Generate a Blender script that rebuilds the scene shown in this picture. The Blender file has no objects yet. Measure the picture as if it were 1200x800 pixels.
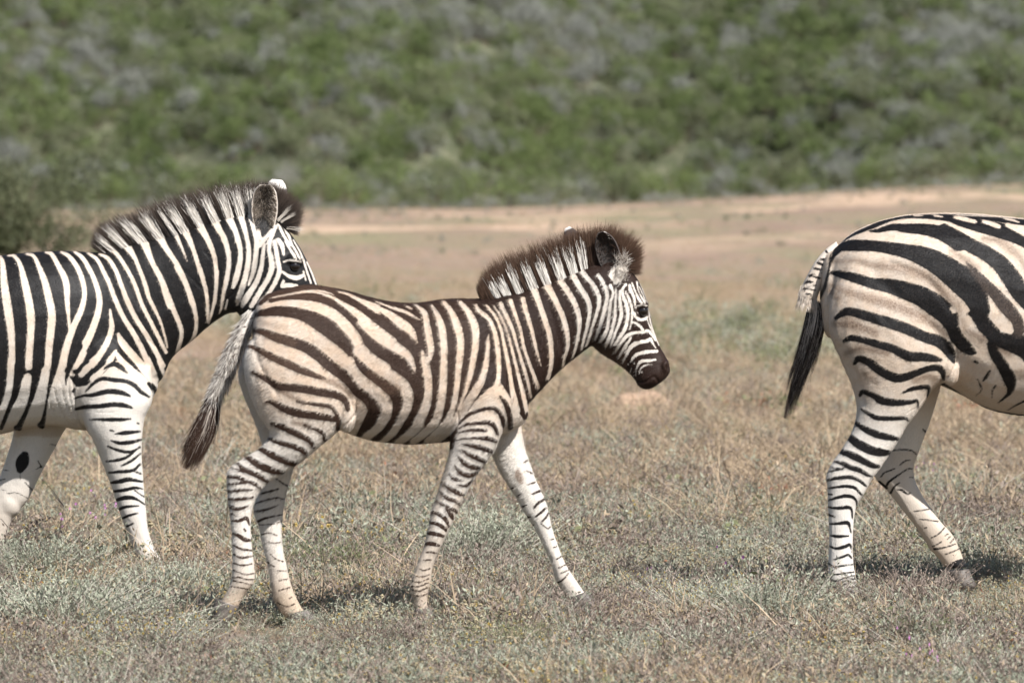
import bpy, bmesh, math, random
import numpy as np
from mathutils import Vector, Matrix, noise as mnoise

random.seed(7)
RNG = np.random.default_rng(11)
scene = bpy.context.scene
COL = scene.collection

# ------------------------------------------------------------------ camera, sky, sun
FPX, HZ, CAMH = 10000.0, 199.0, 1.45        # focal length in photo pixels, horizon row, eye height
cam_d = bpy.data.cameras.new("camera")
cam = bpy.data.objects.new("camera", cam_d)
COL.objects.link(cam)
cam.location = (0, 0, CAMH)
cam.rotation_euler = (math.radians(90) - math.atan((400 - HZ) / FPX), 0, 0)
cam_d.sensor_width = 36.0
cam_d.lens = 300.0
cam_d.clip_start = 0.5
cam_d.clip_end = 3000
cam_d.dof.use_dof = True
cam_d.dof.focus_distance = 28.0
cam_d.dof.aperture_fstop = 10.5
scene.camera = cam

SUN_AZ, SUN_EL = 41.0, 46.0                 # degrees to the right of straight behind the camera, elevation
a, e = math.radians(SUN_AZ), math.radians(SUN_EL)
sunv = Vector((math.sin(a) * math.cos(e), -math.cos(a) * math.cos(e), math.sin(e)))
world = bpy.data.worlds.new("World")
scene.world = world
world.use_nodes = True
wn = world.node_tree
bg = wn.nodes["Background"]
sky = wn.nodes.new("ShaderNodeTexSky")
sky.sky_type = 'NISHITA'
sky.sun_disc = False
sky.sun_elevation = e
sky.sun_rotation = math.atan2(sunv.x, sunv.y)
wn.links.new(sky.outputs[0], bg.inputs[0])
bg.inputs[1].default_value = 0.052
sl = bpy.data.lights.new("sun", 'SUN')
sl.energy = 3.9
sl.angle = math.radians(0.53)
sl.color = (1.0, 0.972, 0.935)
sun = bpy.data.objects.new("sun", sl)
sun.rotation_euler = (-sunv).to_track_quat('-Z', 'Y').to_euler()
sun.location = (8, -10, 20)
COL.objects.link(sun)
scene.view_settings.view_transform = 'Standard'
scene.view_settings.look = 'None'
scene.view_settings.exposure = 1.03
scene.view_settings.gamma = 1.0
scene.view_settings.use_curve_mapping = False

# ------------------------------------------------------------------ helpers
def tag(o, label=None, cat=None, group=None, kind=None):
    if label: o["label"] = label
    if cat: o["category"] = cat
    if group: o["group"] = group
    if kind: o["kind"] = kind
    return o

def link(o, parent=None):
    COL.objects.link(o)
    if parent is not None:
        o.parent = parent
    return o

def np_mesh(name, verts, faces, mats=(), smooth=False, fmat=None):
    """verts (N,3); faces (M,k) int array, or a list of such arrays."""
    me = bpy.data.meshes.new(name)
    if not isinstance(faces, list):
        faces = [faces]
    verts = np.asarray(verts, np.float32)
    me.vertices.add(len(verts))
    me.vertices.foreach_set("co", verts.ravel())
    idx = np.concatenate([np.asarray(f, np.int32).ravel() for f in faces if len(f)])
    cnt = np.concatenate([np.full(len(f), np.asarray(f).shape[1], np.int32) for f in faces if len(f)])
    me.loops.add(len(idx))
    me.loops.foreach_set("vertex_index", idx)
    me.polygons.add(len(cnt))
    st = np.concatenate([[0], np.cumsum(cnt)[:-1]]).astype(np.int32)
    me.polygons.foreach_set("loop_start", st)
    for m in mats:
        me.materials.append(m)
    if fmat is not None:
        me.polygons.foreach_set("material_index", np.asarray(fmat, np.int32))
    me.polygons.foreach_set("use_smooth", np.full(len(cnt), smooth, bool))
    me.update(calc_edges=True)
    me.validate()
    return me

def set_attr(me, name, vals):
    at = me.attributes.get(name) or me.attributes.new(name, 'FLOAT', 'POINT')
    at.data.foreach_set("value", np.asarray(vals, np.float32))

def crom(pts, n):
    """Catmull-Rom through rows of pts, n steps per span (numpy, any width)."""
    p = np.asarray(pts, float)
    if len(p) < 3:
        t = np.linspace(0, 1, n + 1)[:, None]
        return p[0] * (1 - t) + p[-1] * t
    q = np.vstack([2 * p[0] - p[1], p, 2 * p[-1] - p[-2]])
    out = []
    for i in range(1, len(q) - 2):
        t = np.linspace(0, 1, n, endpoint=False)[:, None]
        a0, a1, a2, a3 = q[i - 1], q[i], q[i + 1], q[i + 2]
        out.append(.5 * (2 * a1 + (a2 - a0) * t + (2 * a0 - 5 * a1 + 4 * a2 - a3) * t * t + (3 * a1 - a0 - 3 * a2 + a3) * t ** 3))
    out.append(p[-1:])
    return np.vstack(out)

def unit(v):
    return v / (np.linalg.norm(v, axis=-1, keepdims=True) + 1e-9)

def sstep(x, lo, hi):
    t = np.clip((x - lo) / (hi - lo), 0, 1)
    return t * t * (3 - 2 * t)

# ------------------------------------------------------------------ materials
class NT:
    def __init__(s, name):
        s.m = bpy.data.materials.new(name)
        s.m.use_nodes = True
        s.t = s.m.node_tree
        s.bsdf = s.t.nodes["Principled BSDF"]
        s.out = s.t.nodes["Material Output"]
    def n(s, typ, **kw):
        nd = s.t.nodes.new(typ)
        for k, v in kw.items():
            setattr(nd, k, v)
        return nd
    def l(s, a, b):
        s.t.links.new(a, b)
    def attr(s, name):
        return s.n("ShaderNodeAttribute", attribute_name=name).outputs["Fac"]
    def math(s, op, a, b=None, c=None):
        nd = s.n("ShaderNodeMath", operation=op)
        for i, v in enumerate((a, b, c)):
            if v is None: continue
            if isinstance(v, (int, float)): nd.inputs[i].default_value = v
            else: s.l(v, nd.inputs[i])
        return nd.outputs[0]
    def mix(s, f, a, b):
        nd = s.n("ShaderNodeMix", data_type='RGBA')
        for sock, v in ((nd.inputs[0], f), (nd.inputs[6], a), (nd.inputs[7], b)):
            if isinstance(v, (int, float)): sock.default_value = v
            elif isinstance(v, tuple): sock.default_value = (*v, 1)
            else: s.l(v, sock)
        return nd.outputs[2]
    def noise(s, scale, detail=3, vec=None, rough=.55):
        nd = s.n("ShaderNodeTexNoise")
        nd.inputs["Scale"].default_value = scale
        nd.inputs["Detail"].default_value = detail
        nd.inputs["Roughness"].default_value = rough
        if vec is not None: s.l(vec, nd.inputs["Vector"])
        return nd.outputs["Fac"]
    def coord(s, scale=(1, 1, 1)):
        tc = s.n("ShaderNodeTexCoord")
        mp = s.n("ShaderNodeMapping")
        mp.inputs["Scale"].default_value = scale
        s.l(tc.outputs["Object"], mp.inputs["Vector"])
        return mp.outputs[0]
    def rng(s, v, lo, hi, a=0., b=1., smooth=True):
        nd = s.n("ShaderNodeMapRange", interpolation_type='SMOOTHSTEP' if smooth else 'LINEAR')
        s.l(v, nd.inputs[0])
        for i, x in zip((1, 2, 3, 4), (lo, hi, a, b)):
            nd.inputs[i].default_value = x
        return nd.outputs[0]
    def bump(s, h, strength, dist):
        b = s.n("ShaderNodeBump")
        b.inputs["Strength"].default_value = strength
        b.inputs["Distance"].default_value = dist
        s.l(h, b.inputs["Height"])
        s.l(b.outputs[0], s.bsdf.inputs["Normal"])

def coat_material(name, white, warm, dark, brown, ragged, rough, hair=False):
    k = NT(name)
    sd = k.attr("sd")
    v = k.coord()
    grain = k.noise(170, 4, v, .7)
    edge = k.math('MULTIPLY_ADD', k.math('SUBTRACT', grain, .5), ragged * 2.0, sd)
    dk = k.rng(edge, -.75, .75)
    patch = k.noise(22, 4, v, .6)
    w1 = k.mix(k.math('MULTIPLY', k.attr("warm"), k.rng(patch, .25, .75, .55, 1.)), white, warm)
    fine = k.noise(330, 3, v, .75)
    w1 = k.mix(k.rng(fine, .3, .8, 0., .35), w1, tuple(c * .62 for c in white))
    w1 = k.mix(k.attr("dirt"), w1, (.42, .31, .21))
    br = k.math('MULTIPLY', k.attr("brown"), k.rng(grain, .3, .7, .6, 1.))
    w2 = k.mix(br, w1, (.185, .122, .083))
    d1 = k.mix(k.math('MULTIPLY', k.attr("fade"), k.rng(fine, .3, .7, .7, 1.)), dark, brown)
    d1 = k.mix(k.rng(fine, .45, .85, 0., .35), d1, tuple(c * 2.0 + .003 for c in dark))
    k.l(k.mix(dk, w2, d1), k.bsdf.inputs["Base Color"])
    k.bsdf.inputs["Roughness"].default_value = rough
    k.bsdf.inputs["Specular IOR Level"].default_value = .22
    k.bsdf.inputs["Sheen Weight"].default_value = .0
    k.bsdf.inputs["Sheen Roughness"].default_value = .5
    if not hair:
        st = k.noise(1.0, 3, k.coord((260, 260, 90)), .6)
        k.bump(k.math('ADD', st, k.math('MULTIPLY', patch, .8)), .6, .0022)
    return k.m

def simple_material(name, col, rough=.6, var=.25, scale=30, spec=.4, bump=0.):
    k = NT(name)
    v = k.coord()
    n = k.noise(scale, 4, v)
    k.l(k.mix(k.rng(n, .3, .7), tuple(c * (1 - var) for c in col), tuple(min(1, c * (1 + var)) for c in col)), k.bsdf.inputs["Base Color"])
    k.bsdf.inputs["Roughness"].default_value = rough
    k.bsdf.inputs["Specular IOR Level"].default_value = spec
    if bump: k.bump(n, .5, bump)
    return k.m

def leaf_material(name, ca, cb, trans=.25, rough=.65, patchscale=None):
    """leaf / blade colour: attribute 'tone' on the mesh plus a per-plant random shift."""
    k = NT(name)
    oi = k.n("ShaderNodeObjectInfo")
    f = k.math('ADD', k.math('MULTIPLY', k.attr("tone"), .65), k.math('MULTIPLY', oi.outputs["Random"], .35))
    col = k.mix(f, ca, cb)
    k.l(col, k.bsdf.inputs["Base Color"])
    k.bsdf.inputs["Roughness"].default_value = rough
    k.bsdf.inputs["Specular IOR Level"].default_value = .25
    if trans:
        tr = k.n("ShaderNodeBsdfTranslucent")
        k.l(col, tr.inputs["Color"])
        ms = k.n("ShaderNodeMixShader")
        ms.inputs[0].default_value = trans
        k.l(k.bsdf.outputs[0], ms.inputs[1])
        k.l(tr.outputs[0], ms.inputs[2])
        k.l(ms.outputs[0], k.out.inputs[0])
    return k.m
# ------------------------------------------------------------------ the plain, the hillside and everything that grows on them
def terrain_z(x, y):
    x = np.asarray(x, float); y = np.asarray(y, float)
    q = .3 + .7 * sstep(y, 31, 38)
    z = .018 * q * np.sin(x * 1.3 + .6 * y) * np.sin(y * .9 + .4) + .012 * q * np.sin(x * 2.9 - 1.3 * y + 1.)
    z = z + .25 * np.sin(x * .045 + 1.2) * np.sin(y * .031) * sstep(y, 60, 160)
    z = z + .85 * sstep(y, 150, 300) * sstep(x / np.maximum(y, 1) * 100, -.5, 6.5)
    foot = 312 + 9 * np.sin(x * .11 + .5) + 5 * np.sin(x * .31)
    up = np.clip(y - foot, 0, 100)
    return z + .27 * up * sstep(up, 0, 14)

def ground_mesh():
    ys = np.concatenate([np.linspace(4, 22, 12), np.linspace(22.2, 60, 180), np.linspace(60.6, 150, 120), np.linspace(151.5, 430, 150), np.linspace(440, 1400, 30)])
    V, F = [], []
    nx = 150
    for y in ys:
        half = 14 + y * .42
        t = np.linspace(-1, 1, nx)
        x = np.sign(t) * np.abs(t) ** 1.5 * half
        yy = np.full(nx, y)
        V.append(np.stack([x, yy, terrain_z(x, yy)], -1))
    V = np.vstack(V)
    n = len(ys)
    i = np.arange(n - 1)[:, None] * nx; j = np.arange(nx - 1)[None, :]
    F = np.stack([i + j, i + j + 1, i + nx + j + 1, i + nx + j], -1).reshape(-1, 4)
    return V, F

k = NT("plain_soil")
v = k.coord()
sep = k.n("ShaderNodeSeparateXYZ"); k.l(v, sep.inputs[0])
n1 = k.noise(.22, 5, v, .6); n2 = k.noise(1.4, 5, v, .65); n3 = k.noise(9., 5, v, .7)
n4 = k.noise(1., 5, k.coord((.09, .035, 1)), .65)
soil = k.mix(k.rng(n2, .3, .7), (.205, .140, .108), (.325, .228, .175))
dry = k.mix(k.rng(n3, .35, .65), (.205, .158, .112), (.325, .252, .178))
c = k.mix(k.rng(n1, .40, .60), soil, dry)
green = k.mix(k.rng(n3, .3, .7), (.17, .165, .09), (.28, .25, .15))
c = k.mix(k.math('MULTIPLY', k.rng(n4, .47, .60), .75), c, green)
pale = k.mix(k.rng(n2, .3, .7), (.43, .30, .205), (.53, .385, .28))
n5 = k.noise(1., 5, k.coord((.14, .045, 1)), .65)
c = k.mix(k.math('MULTIPLY', k.rng(sep.outputs[1], 150, 215), k.rng(n5, .50, .60)), c, pale)
shade_litter = k.mix(k.rng(n3, .3, .7), (.10, .08, .06), (.26, .20, .145))  # near litter kept dark to stand in for shade between the plants
c = k.mix(k.rng(sep.outputs[1], 34, 60), shade_litter, c)
hill = k.attr("hill")
c = k.mix(hill, c, k.mix(k.rng(n2, .3, .7), (.06, .07, .04), (.14, .14, .09)))
k.l(c, k.bsdf.inputs["Base Color"])
k.bsdf.inputs["Roughness"].default_value = .95
k.bsdf.inputs["Specular IOR Level"].default_value = .1
k.bump(k.math('ADD', n3, n2), .6, .03)
SOIL = k.m
gv, gf = ground_mesh()
gme = np_mesh("ground", gv, gf, [SOIL], smooth=True)
set_attr(gme, "hill", sstep(gv[:, 1] - (312 + 9 * np.sin(gv[:, 0] * .11 + .5) + 5 * np.sin(gv[:, 0] * .31)), -1.5, 3.))
tag(link(bpy.data.objects.new("ground", gme)), kind="structure")

# -------- leaves, blades and twigs
M_STRAW = leaf_material("straw", (0.25, 0.185, 0.12), (0.54, 0.415, 0.285), 0.2)
M_GREYLEAF = leaf_material("grey_leaf", (0.085, 0.095, 0.062), (0.43, 0.445, 0.34), 0.08)
M_GREENLEAF = leaf_material("green_leaf", (0.1, 0.12, 0.05), (0.27, 0.28, 0.15), 0.15)
M_BUD = leaf_material("cream_bud", (0.4, 0.34, 0.21), (0.68, 0.6, 0.43), 0.08)
M_YELLOW = leaf_material("yellow_bud", (0.52, 0.37, 0.09), (0.72, 0.58, 0.24), 0.08)
M_TWIG = leaf_material("dead_twig", (0.11, 0.08, 0.062), (0.33, 0.265, 0.225), 0.0)
M_PALETWIG = leaf_material("pale_twig", (.24, .215, .175), (.54, .50, .43), .0)
M_BROWNLEAF = leaf_material("brown_leaf", (0.1, 0.075, 0.06), (0.34, 0.27, 0.22), .08)
M_RED = leaf_material("russet_leaf", (.24, .085, .04), (.40, .20, .12), .2)
M_PINK = leaf_material("pink_petal", (0.44, 0.15, 0.4), (0.58, 0.28, 0.54), 0.2)
M_BUSHG = leaf_material("bush_green", (0.056, 0.082, 0.026), (0.188, 0.236, 0.085), 0.2)
M_BUSHO = leaf_material("bush_olive", (0.078, 0.094, 0.048), (0.22, 0.236, 0.13), 0.2)
M_BUSHX = leaf_material("bush_grey", (0.125, 0.132, 0.112), (0.3, 0.305, 0.27), 0.08)
M_BARK = simple_material("bark", (.15, .115, .09), .9, .4, 12, .1)

class Tpl:
    """collects quads of several materials for one plant"""
    def __init__(s): s.V, s.F, s.M, s.T, s.n, s.mats = [], [], [], [], 0, []
    def mi(s, m):
        if m not in s.mats: s.mats.append(m)
        return s.mats.index(m)
    def quads(s, P, mat, tone):
        """P (N,4,3)"""
        N = len(P)
        s.V.append(P.reshape(-1, 3)); s.F.append(np.arange(N * 4).reshape(N, 4) + s.n); s.n += N * 4
        s.M.append(np.full(N, s.mi(mat))); s.T.append(np.repeat(np.broadcast_to(tone, N), 4))
    def blades(s, root, dirs, L, w, bend, mat, tone, segs=3):
        """curved tapering strips"""
        N = len(root)
        t = np.linspace(0, 1, segs + 1)
        side = unit(np.cross(dirs, RNG.normal(size=(N, 3))))
        pts = root[:, None] + dirs[:, None] * (L[:, None] * t)[..., None] + bend[:, None] * (L[:, None] * t ** 2)[..., None]
        ww = (w[:, None] * (1 - .85 * t ** 2))[..., None]
        A, B = pts + side[:, None] * ww, pts - side[:, None] * ww
        for i in range(segs):
            s.quads(np.stack([A[:, i], B[:, i], B[:, i + 1], A[:, i + 1]], 1), mat, tone)
        return pts
    def leaves(s, P, L, w, mat, tone, up=.3):
        N = len(P)
        d = unit(RNG.normal(size=(N, 3)) + np.array([0, 0, up]))
        sd = unit(np.cross(d, RNG.normal(size=(N, 3))))
        L = np.broadcast_to(L, N)[:, None]; w = np.broadcast_to(w, N)[:, None]
        s.quads(np.stack([P, P + d * L * .5 + sd * w, P + d * L, P + d * L * .5 - sd * w], 1), mat, tone)
    def buds(s, P, r, mat, tone):
        """little crossed lozenges reading as round heads"""
        N = len(P); r = np.broadcast_to(r, N)[:, None]
        for ax in ((1, 0), (0, 1)):
            sd = np.array([ax[0], ax[1], 0.])
            up = np.array([0, 0, 1.])
            s.quads(np.stack([P - sd * r, P - up * r * .9, P + sd * r, P + up * r * .9], 1), mat, tone)
        s.quads(np.stack([P + np.array([-1, 0, .3]) * r, P + np.array([0, -1, .3]) * r, P + np.array([1, 0, .3]) * r, P + np.array([0, 1, .3]) * r], 1), mat, tone)
    def mesh(s, name):
        me = np_mesh(name, np.vstack(s.V), np.vstack(s.F), s.mats, fmat=np.concatenate(s.M))
        set_attr(me, "tone", np.concatenate(s.T))
        return me

U = RNG.uniform
def disc(n, r):
    a_ = U(0, 2 * np.pi, n); q = np.sqrt(U(0, 1, n)) * r
    return np.stack([np.cos(a_) * q, np.sin(a_) * q, np.zeros(n)], -1)
def updirs(n, spread):
    return unit(np.stack([RNG.normal(size=n) * spread, RNG.normal(size=n) * spread, np.ones(n)], -1))

def t_grass(n=34, h=.17, r=.05, mat=None, spread=.38):
    t = Tpl()
    d = updirs(n, spread)
    bend = np.stack([RNG.normal(size=n) * .35, RNG.normal(size=n) * .35, -U(.05, .5, n)], -1)
    pts = t.blades(disc(n, r), d, h * U(.45, 1.15, n), U(.0009, .0021, n), bend, mat or M_STRAW, U(0, 1, n))
    k_ = RNG.random(n) < .3
    if k_.any(): t.leaves(pts[k_, -1], .016, .0022, mat or M_STRAW, U(.4, 1, k_.sum()), 1.)
    return t

def t_karoo(h=.09, stems=11, leaf=None, budm=None, nb=1, r=.07, leaves=9, ll=.012, lw=.0027):
    """low bushlet: wiry stems, little leaves all along, pale heads on top"""
    t = Tpl()
    d = updirs(stems, .75)
    bend = np.stack([RNG.normal(size=stems) * .25, RNG.normal(size=stems) * .25, U(0, .35, stems)], -1)
    pts = t.blades(disc(stems, r * .45), d, h * U(.6, 1.25, stems), np.full(stems, .0011), bend, M_PALETWIG if U() < .6 else M_TWIG, U(0, 1, stems))
    # side twigs
    for i in range(stems):
        f = U(.2, 1, leaves)
        p = np.stack([np.interp(f, np.linspace(0, 1, pts.shape[1]), pts[i, :, j]) for j in range(3)], -1) + RNG.normal(size=(leaves, 3)) * .006
        t.leaves(p, U(.6, 1.3, leaves) * ll, U(.6, 1.2, leaves) * lw, leaf or M_GREYLEAF, U(0, 1, leaves), .6)
        if nb:
            q = np.repeat(pts[i, -1:], nb, 0) + RNG.normal(size=(nb, 3)) * np.array([.010, .010, .005])
            t.buds(q, U(.003, .0055, nb), budm or M_BUD, U(0, 1, nb))
    return t

def t_twig(h=.16, n=16, mat=None):
    t = Tpl()
    d = updirs(n, .5)
    bend = RNG.normal(size=(n, 3)) * .25
    pts = t.blades(disc(n, .03), d, h * U(.5, 1.2, n), np.full(n, .0012), bend, mat or M_TWIG, U(0, 1, n))
    m = n * 3
    i = RNG.integers(0, n, m); f = RNG.integers(1, 4, m)
    t.blades(pts[i, f], unit(updirs(m, .8)), U(.02, .06, m), np.full(m, .0008), RNG.normal(size=(m, 3)) * .3, mat or M_TWIG, U(.2, 1, m), 2)
    return t

def points_object(name, tpls, P, rotz, scl, idx, kind="stuff", tilt=.12):
    """one object that instances plant meshes on its own points (geometry nodes)"""
    me = bpy.data.meshes.new(name)
    me.vertices.add(len(P)); me.vertices.foreach_set("co", np.asarray(P, np.float32).ravel())
    n = len(P)
    rot = np.stack([RNG.normal(size=n) * tilt, RNG.normal(size=n) * tilt, rotz], -1)
    at = me.attributes.new("rot", 'FLOAT_VECTOR', 'POINT'); at.data.foreach_set("vector", rot.astype(np.float32).ravel())
    at = me.attributes.new("scl", 'FLOAT', 'POINT'); at.data.foreach_set("value", np.asarray(scl, np.float32))
    at = me.attributes.new("idx", 'INT', 'POINT'); at.data.foreach_set("value", np.asarray(idx, np.int32))
    ob = bpy.data.objects.new(name, me); COL.objects.link(ob)
    g = bpy.data.node_groups.new(name + "_scatter", 'GeometryNodeTree')
    g.interface.new_socket("Geometry", in_out='INPUT', socket_type='NodeSocketGeometry')
    g.interface.new_socket("Geometry", in_out='OUTPUT', socket_type='NodeSocketGeometry')
    gi, go = g.nodes.new("NodeGroupInput"), g.nodes.new("NodeGroupOutput")
    ip = g.nodes.new("GeometryNodeInstanceOnPoints")
    jn = g.nodes.new("GeometryNodeGeometryToInstance")
    for tm in reversed(tpls):                      # links to a joining socket stack up last first
        to = bpy.data.objects.new("plant_pattern", tm)
        oi = g.nodes.new("GeometryNodeObjectInfo"); oi.inputs["Object"].default_value = to
        g.links.new(oi.outputs["Geometry"], jn.inputs[0])
    def na(nm, typ):
        q = g.nodes.new("GeometryNodeInputNamedAttribute"); q.data_type = typ; q.inputs["Name"].default_value = nm
        return q.outputs["Attribute"]
    er = g.nodes.new("FunctionNodeEulerToRotation")
    g.links.new(na("rot", 'FLOAT_VECTOR'), er.inputs[0])
    g.links.new(gi.outputs[0], ip.inputs["Points"])
    g.links.new(jn.outputs[0], ip.inputs["Instance"])
    ip.inputs["Pick Instance"].default_value = True
    g.links.new(na("idx", 'INT'), ip.inputs["Instance Index"])
    g.links.new(er.outputs[0], ip.inputs["Rotation"])
    g.links.new(na("scl", 'FLOAT'), ip.inputs["Scale"])
    g.links.new(ip.outputs[0], go.inputs[0])
    md = ob.modifiers.new("scatter", 'NODES'); md.node_group = g
    return tag(ob, kind=kind)

def vnoise(x, y, f, seed):
    return np.array([mnoise.noise(Vector((a_ * f + seed, b_ * f - seed * 1.7, seed * .37))) for a_, b_ in zip(x, y)])

def wedge(n, y0, y1, margin, power=1.0):
    """random points over the strip the camera (or one a step aside) looks along"""
    y = y0 + (y1 - y0) * U(0, 1, n) ** power
    x = U(-1, 1, n) * (y * .062 + margin)
    return x, y

# near ground cover: grey leafy karoo bushlets, straw grass between, russet and green bits
def dome(leaf, stems, r, h):
    t = Tpl()
    d = unit(np.stack([RNG.normal(size=stems) * r / h * .7, RNG.normal(size=stems) * r / h * .7, np.ones(stems)], -1))
    bend = np.stack([RNG.normal(size=stems) * .12, RNG.normal(size=stems) * .12, U(-.12, .18, stems)], -1)
    pts = t.blades(disc(stems, r * .3), d, h * U(.65, 1.15, stems) / np.maximum(d[:, 2], .5), np.full(stems, .0014), bend, M_PALETWIG if leaf is M_GREYLEAF else M_TWIG, U(.1, .9, stems), 4)
    for i in range(stems):
        f = U(.3, 1, 9)
        p = np.stack([np.interp(f, np.linspace(0, 1, 5), pts[i, :, j]) for j in range(3)], -1) + RNG.normal(size=(9, 3)) * .005
        t.leaves(p, U(.6, 1.4, 9) * .014, .0024, leaf, U(.0, 1, 9), 1.2)
    return t.mesh("dome_shrub")
NEAR_T = [t_karoo(U(.05, .075), 14, nb=1, leaves=8).mesh("bushlet") for _ in range(4)] + [t_karoo(.06, 10, budm=M_YELLOW, nb=1, leaves=8).mesh("bushlet")] + [t_karoo(.055, 9, nb=3, leaves=5, ll=.012).mesh("bushlet")] \
    + [t_grass(26, .14).mesh("tuft") for _ in range(4)] + [t_twig(.13).mesh("twigs") for _ in range(2)] + [t_karoo(.06, 9, M_GREENLEAF, nb=0, ll=.02, lw=.005).mesh("leafy") for _ in range(2)] \
    + [t_karoo(.055, 7, M_RED, nb=0, ll=.014, lw=.004).mesh("russet")] + [t_karoo(.065, 12, M_BROWNLEAF, nb=0, ll=.016, lw=.003).mesh("brownish") for _ in range(2)] + [t_karoo(.08, 15, M_GREYLEAF, nb=0, ll=.02, lw=.0022).mesh("wiry") for _ in range(2)] \
    + [dome(M_GREYLEAF, 46, .16, .12), dome(M_GREYLEAF, 40, .13, .10), dome(M_BROWNLEAF, 36, .14, .11), dome(M_TWIG, 34, .12, .13)]
#       19-22 domes;  0-5 bushlets, 6-9 grass, 10-11 twigs, 12-13 green, 14 russet, 15-16 brown, 17-18 wiry grey
def scatter_near(n, y0, y1, margin, power, name):
    x, y = wedge(n, y0, y1, margin, power)
    v1 = vnoise(x, y, .55, 3.) + .5 * vnoise(x, y, 1.7, 8.)
    row = HZ + FPX * CAMH / y                    # how far away the strip is decides which plants rule it
    pg = np.clip(.07 + .62 * sstep(y, 29.5, 41) + v1 * .6, .02, .9)
    u = U(0, 1, n)
    idx = RNG.integers(0, 6, n)
    idx = np.where((RNG.random(n) < .75) & (idx == 5), RNG.integers(0, 5, n), idx)
    idx = np.where(u < pg, RNG.integers(6, 10, n), idx)
    p2 = vnoise(x, y, .8, 21.); p3 = vnoise(x, y, 1.1, 33.)
    w = U(0, 1, n)
    idx = np.where((idx < 6) & (w < np.clip(.15 + p2 * 1.5, .03, .85)), RNG.integers(15, 17, n), idx)
    idx = np.where((idx < 6) & (U(0, 1, n) < np.clip(.18 + p3 * 1.5, .03, .85)), RNG.integers(17, 19, n), idx)
    idx = np.where((idx > 5) & (idx < 10) & (w < np.clip(.10 + p3 * .9, .02, .6)), RNG.integers(10, 19, n), idx)
    w = U(0, 1, n)
    idx = np.where(w < .05, RNG.integers(10, 12, n), idx)
    idx = np.where((w > .05) & (w < .085), RNG.integers(12, 14, n), idx)
    idx = np.where((w > .085) & (w < .10), 14, idx)
    isd = (U(0, 1, n) < .035 + .05 * (p2 > .15)) & (y < 46)
    idx = np.where(isd, RNG.integers(19, 23, n), idx)
    scl = U(.65, 1.2, n) * (1 + .45 * v1) * (1 + .05 * sstep(y, 29.5, 40))
    scl = np.where(isd, U(.55, 1.1, n), scl)
    # trodden low where the animals stand, taller clumps elsewhere
    for (px, pb, rad, f) in ((264, 752, .16, .22), (350, 755, .16, .28), (492, 745, .20, .8), (680, 740, .20, .8), (990, 716, .18, .65), (1128, 712, .20, .40)):
        d0 = FPX * CAMH / (pb - HZ); x0 = (px - 600) / FPX * d0
        q = np.exp(-(((x - x0) / rad) ** 2 + ((y - d0) / .95) ** 2))
        scl = scl * (1 - (1 - f) * q)
    # taller growth between the legs, where nobody has stepped
    for (px, pb, wpx, f) in ((915, 714, 40, .9), (1058, 714, 34, .9), (1165, 712, 40, .8), (430, 752, 26, .8), (575, 750, 50, .8), (205, 745, 26, .8)):
        d0 = FPX * CAMH / (pb - HZ); x0 = (px - 600) / FPX * d0
        scl = scl * (1 + f * np.exp(-(((x - x0) / (wpx / FPX * d0)) ** 2 + ((y - d0) / .55) ** 2)))
    tall = (U(0, 1, n) < .05 + .10 * (v1 > .3)) & (y > 29.8)
    scl = np.where(tall, scl * 1.5, scl)
    return points_object(name, NEAR_T, np.stack([x, y, terrain_z(x, y)], -1), U(0, 6.28, n), scl, idx)
scatter_near(23000, 22.0, 36., 1.6, 1.0, "karoo_ground_cover")
scatter_near(20000, 36., 62., 2., 1.0, "dry_grass")

FAR_T = [t_grass(26, .26, .10, spread=.6).mesh("tuft") for _ in range(3)] + [t_karoo(.16, 12, M_GREENLEAF, nb=0, ll=.03, lw=.007, r=.2).mesh("leafy") for _ in range(2)] + [t_karoo(.16, 12, M_GREYLEAF, nb=0, ll=.03, lw=.007, r=.2).mesh("greyish") for _ in range(2)]
def scatter_far(n, y0, y1, name, dens=.0):
    x, y = wedge(n, y0, y1, 3.)
    v1 = vnoise(x, y * .35, .16, 5.) + .4 * vnoise(x, y * .5, .6, 2.)
    gx = np.exp(-((x - .030 * y) / (.022 * y)) ** 2) * np.exp(-((y - 74) / 13.) ** 2)     # the greener patch right of the foal's head
    keep = (v1 + .8 * gx > dens - .25 + .5 * sstep(y, 80, 130)) | (U(0, 1, n) < .35)
    x, y, v1, gx = x[keep], y[keep], v1[keep], gx[keep]; n = len(x)
    idx = np.where(U(0, 1, n) < np.clip(.12 + v1 * .40 + gx * .45, .02, .6), RNG.integers(3, 7, n), RNG.integers(0, 3, n))
    return points_object(name, FAR_T, np.stack([x, y, terrain_z(x, y)], -1), U(0, 6.28, n), U(.4, 1.1, n) * (1 - .3 * sstep(y, 90, 140)), idx)
scatter_far(11000, 60, 110, "grass_tufts")
scatter_far(15000, 110, 305, "sparse_tufts", .05)

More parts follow.
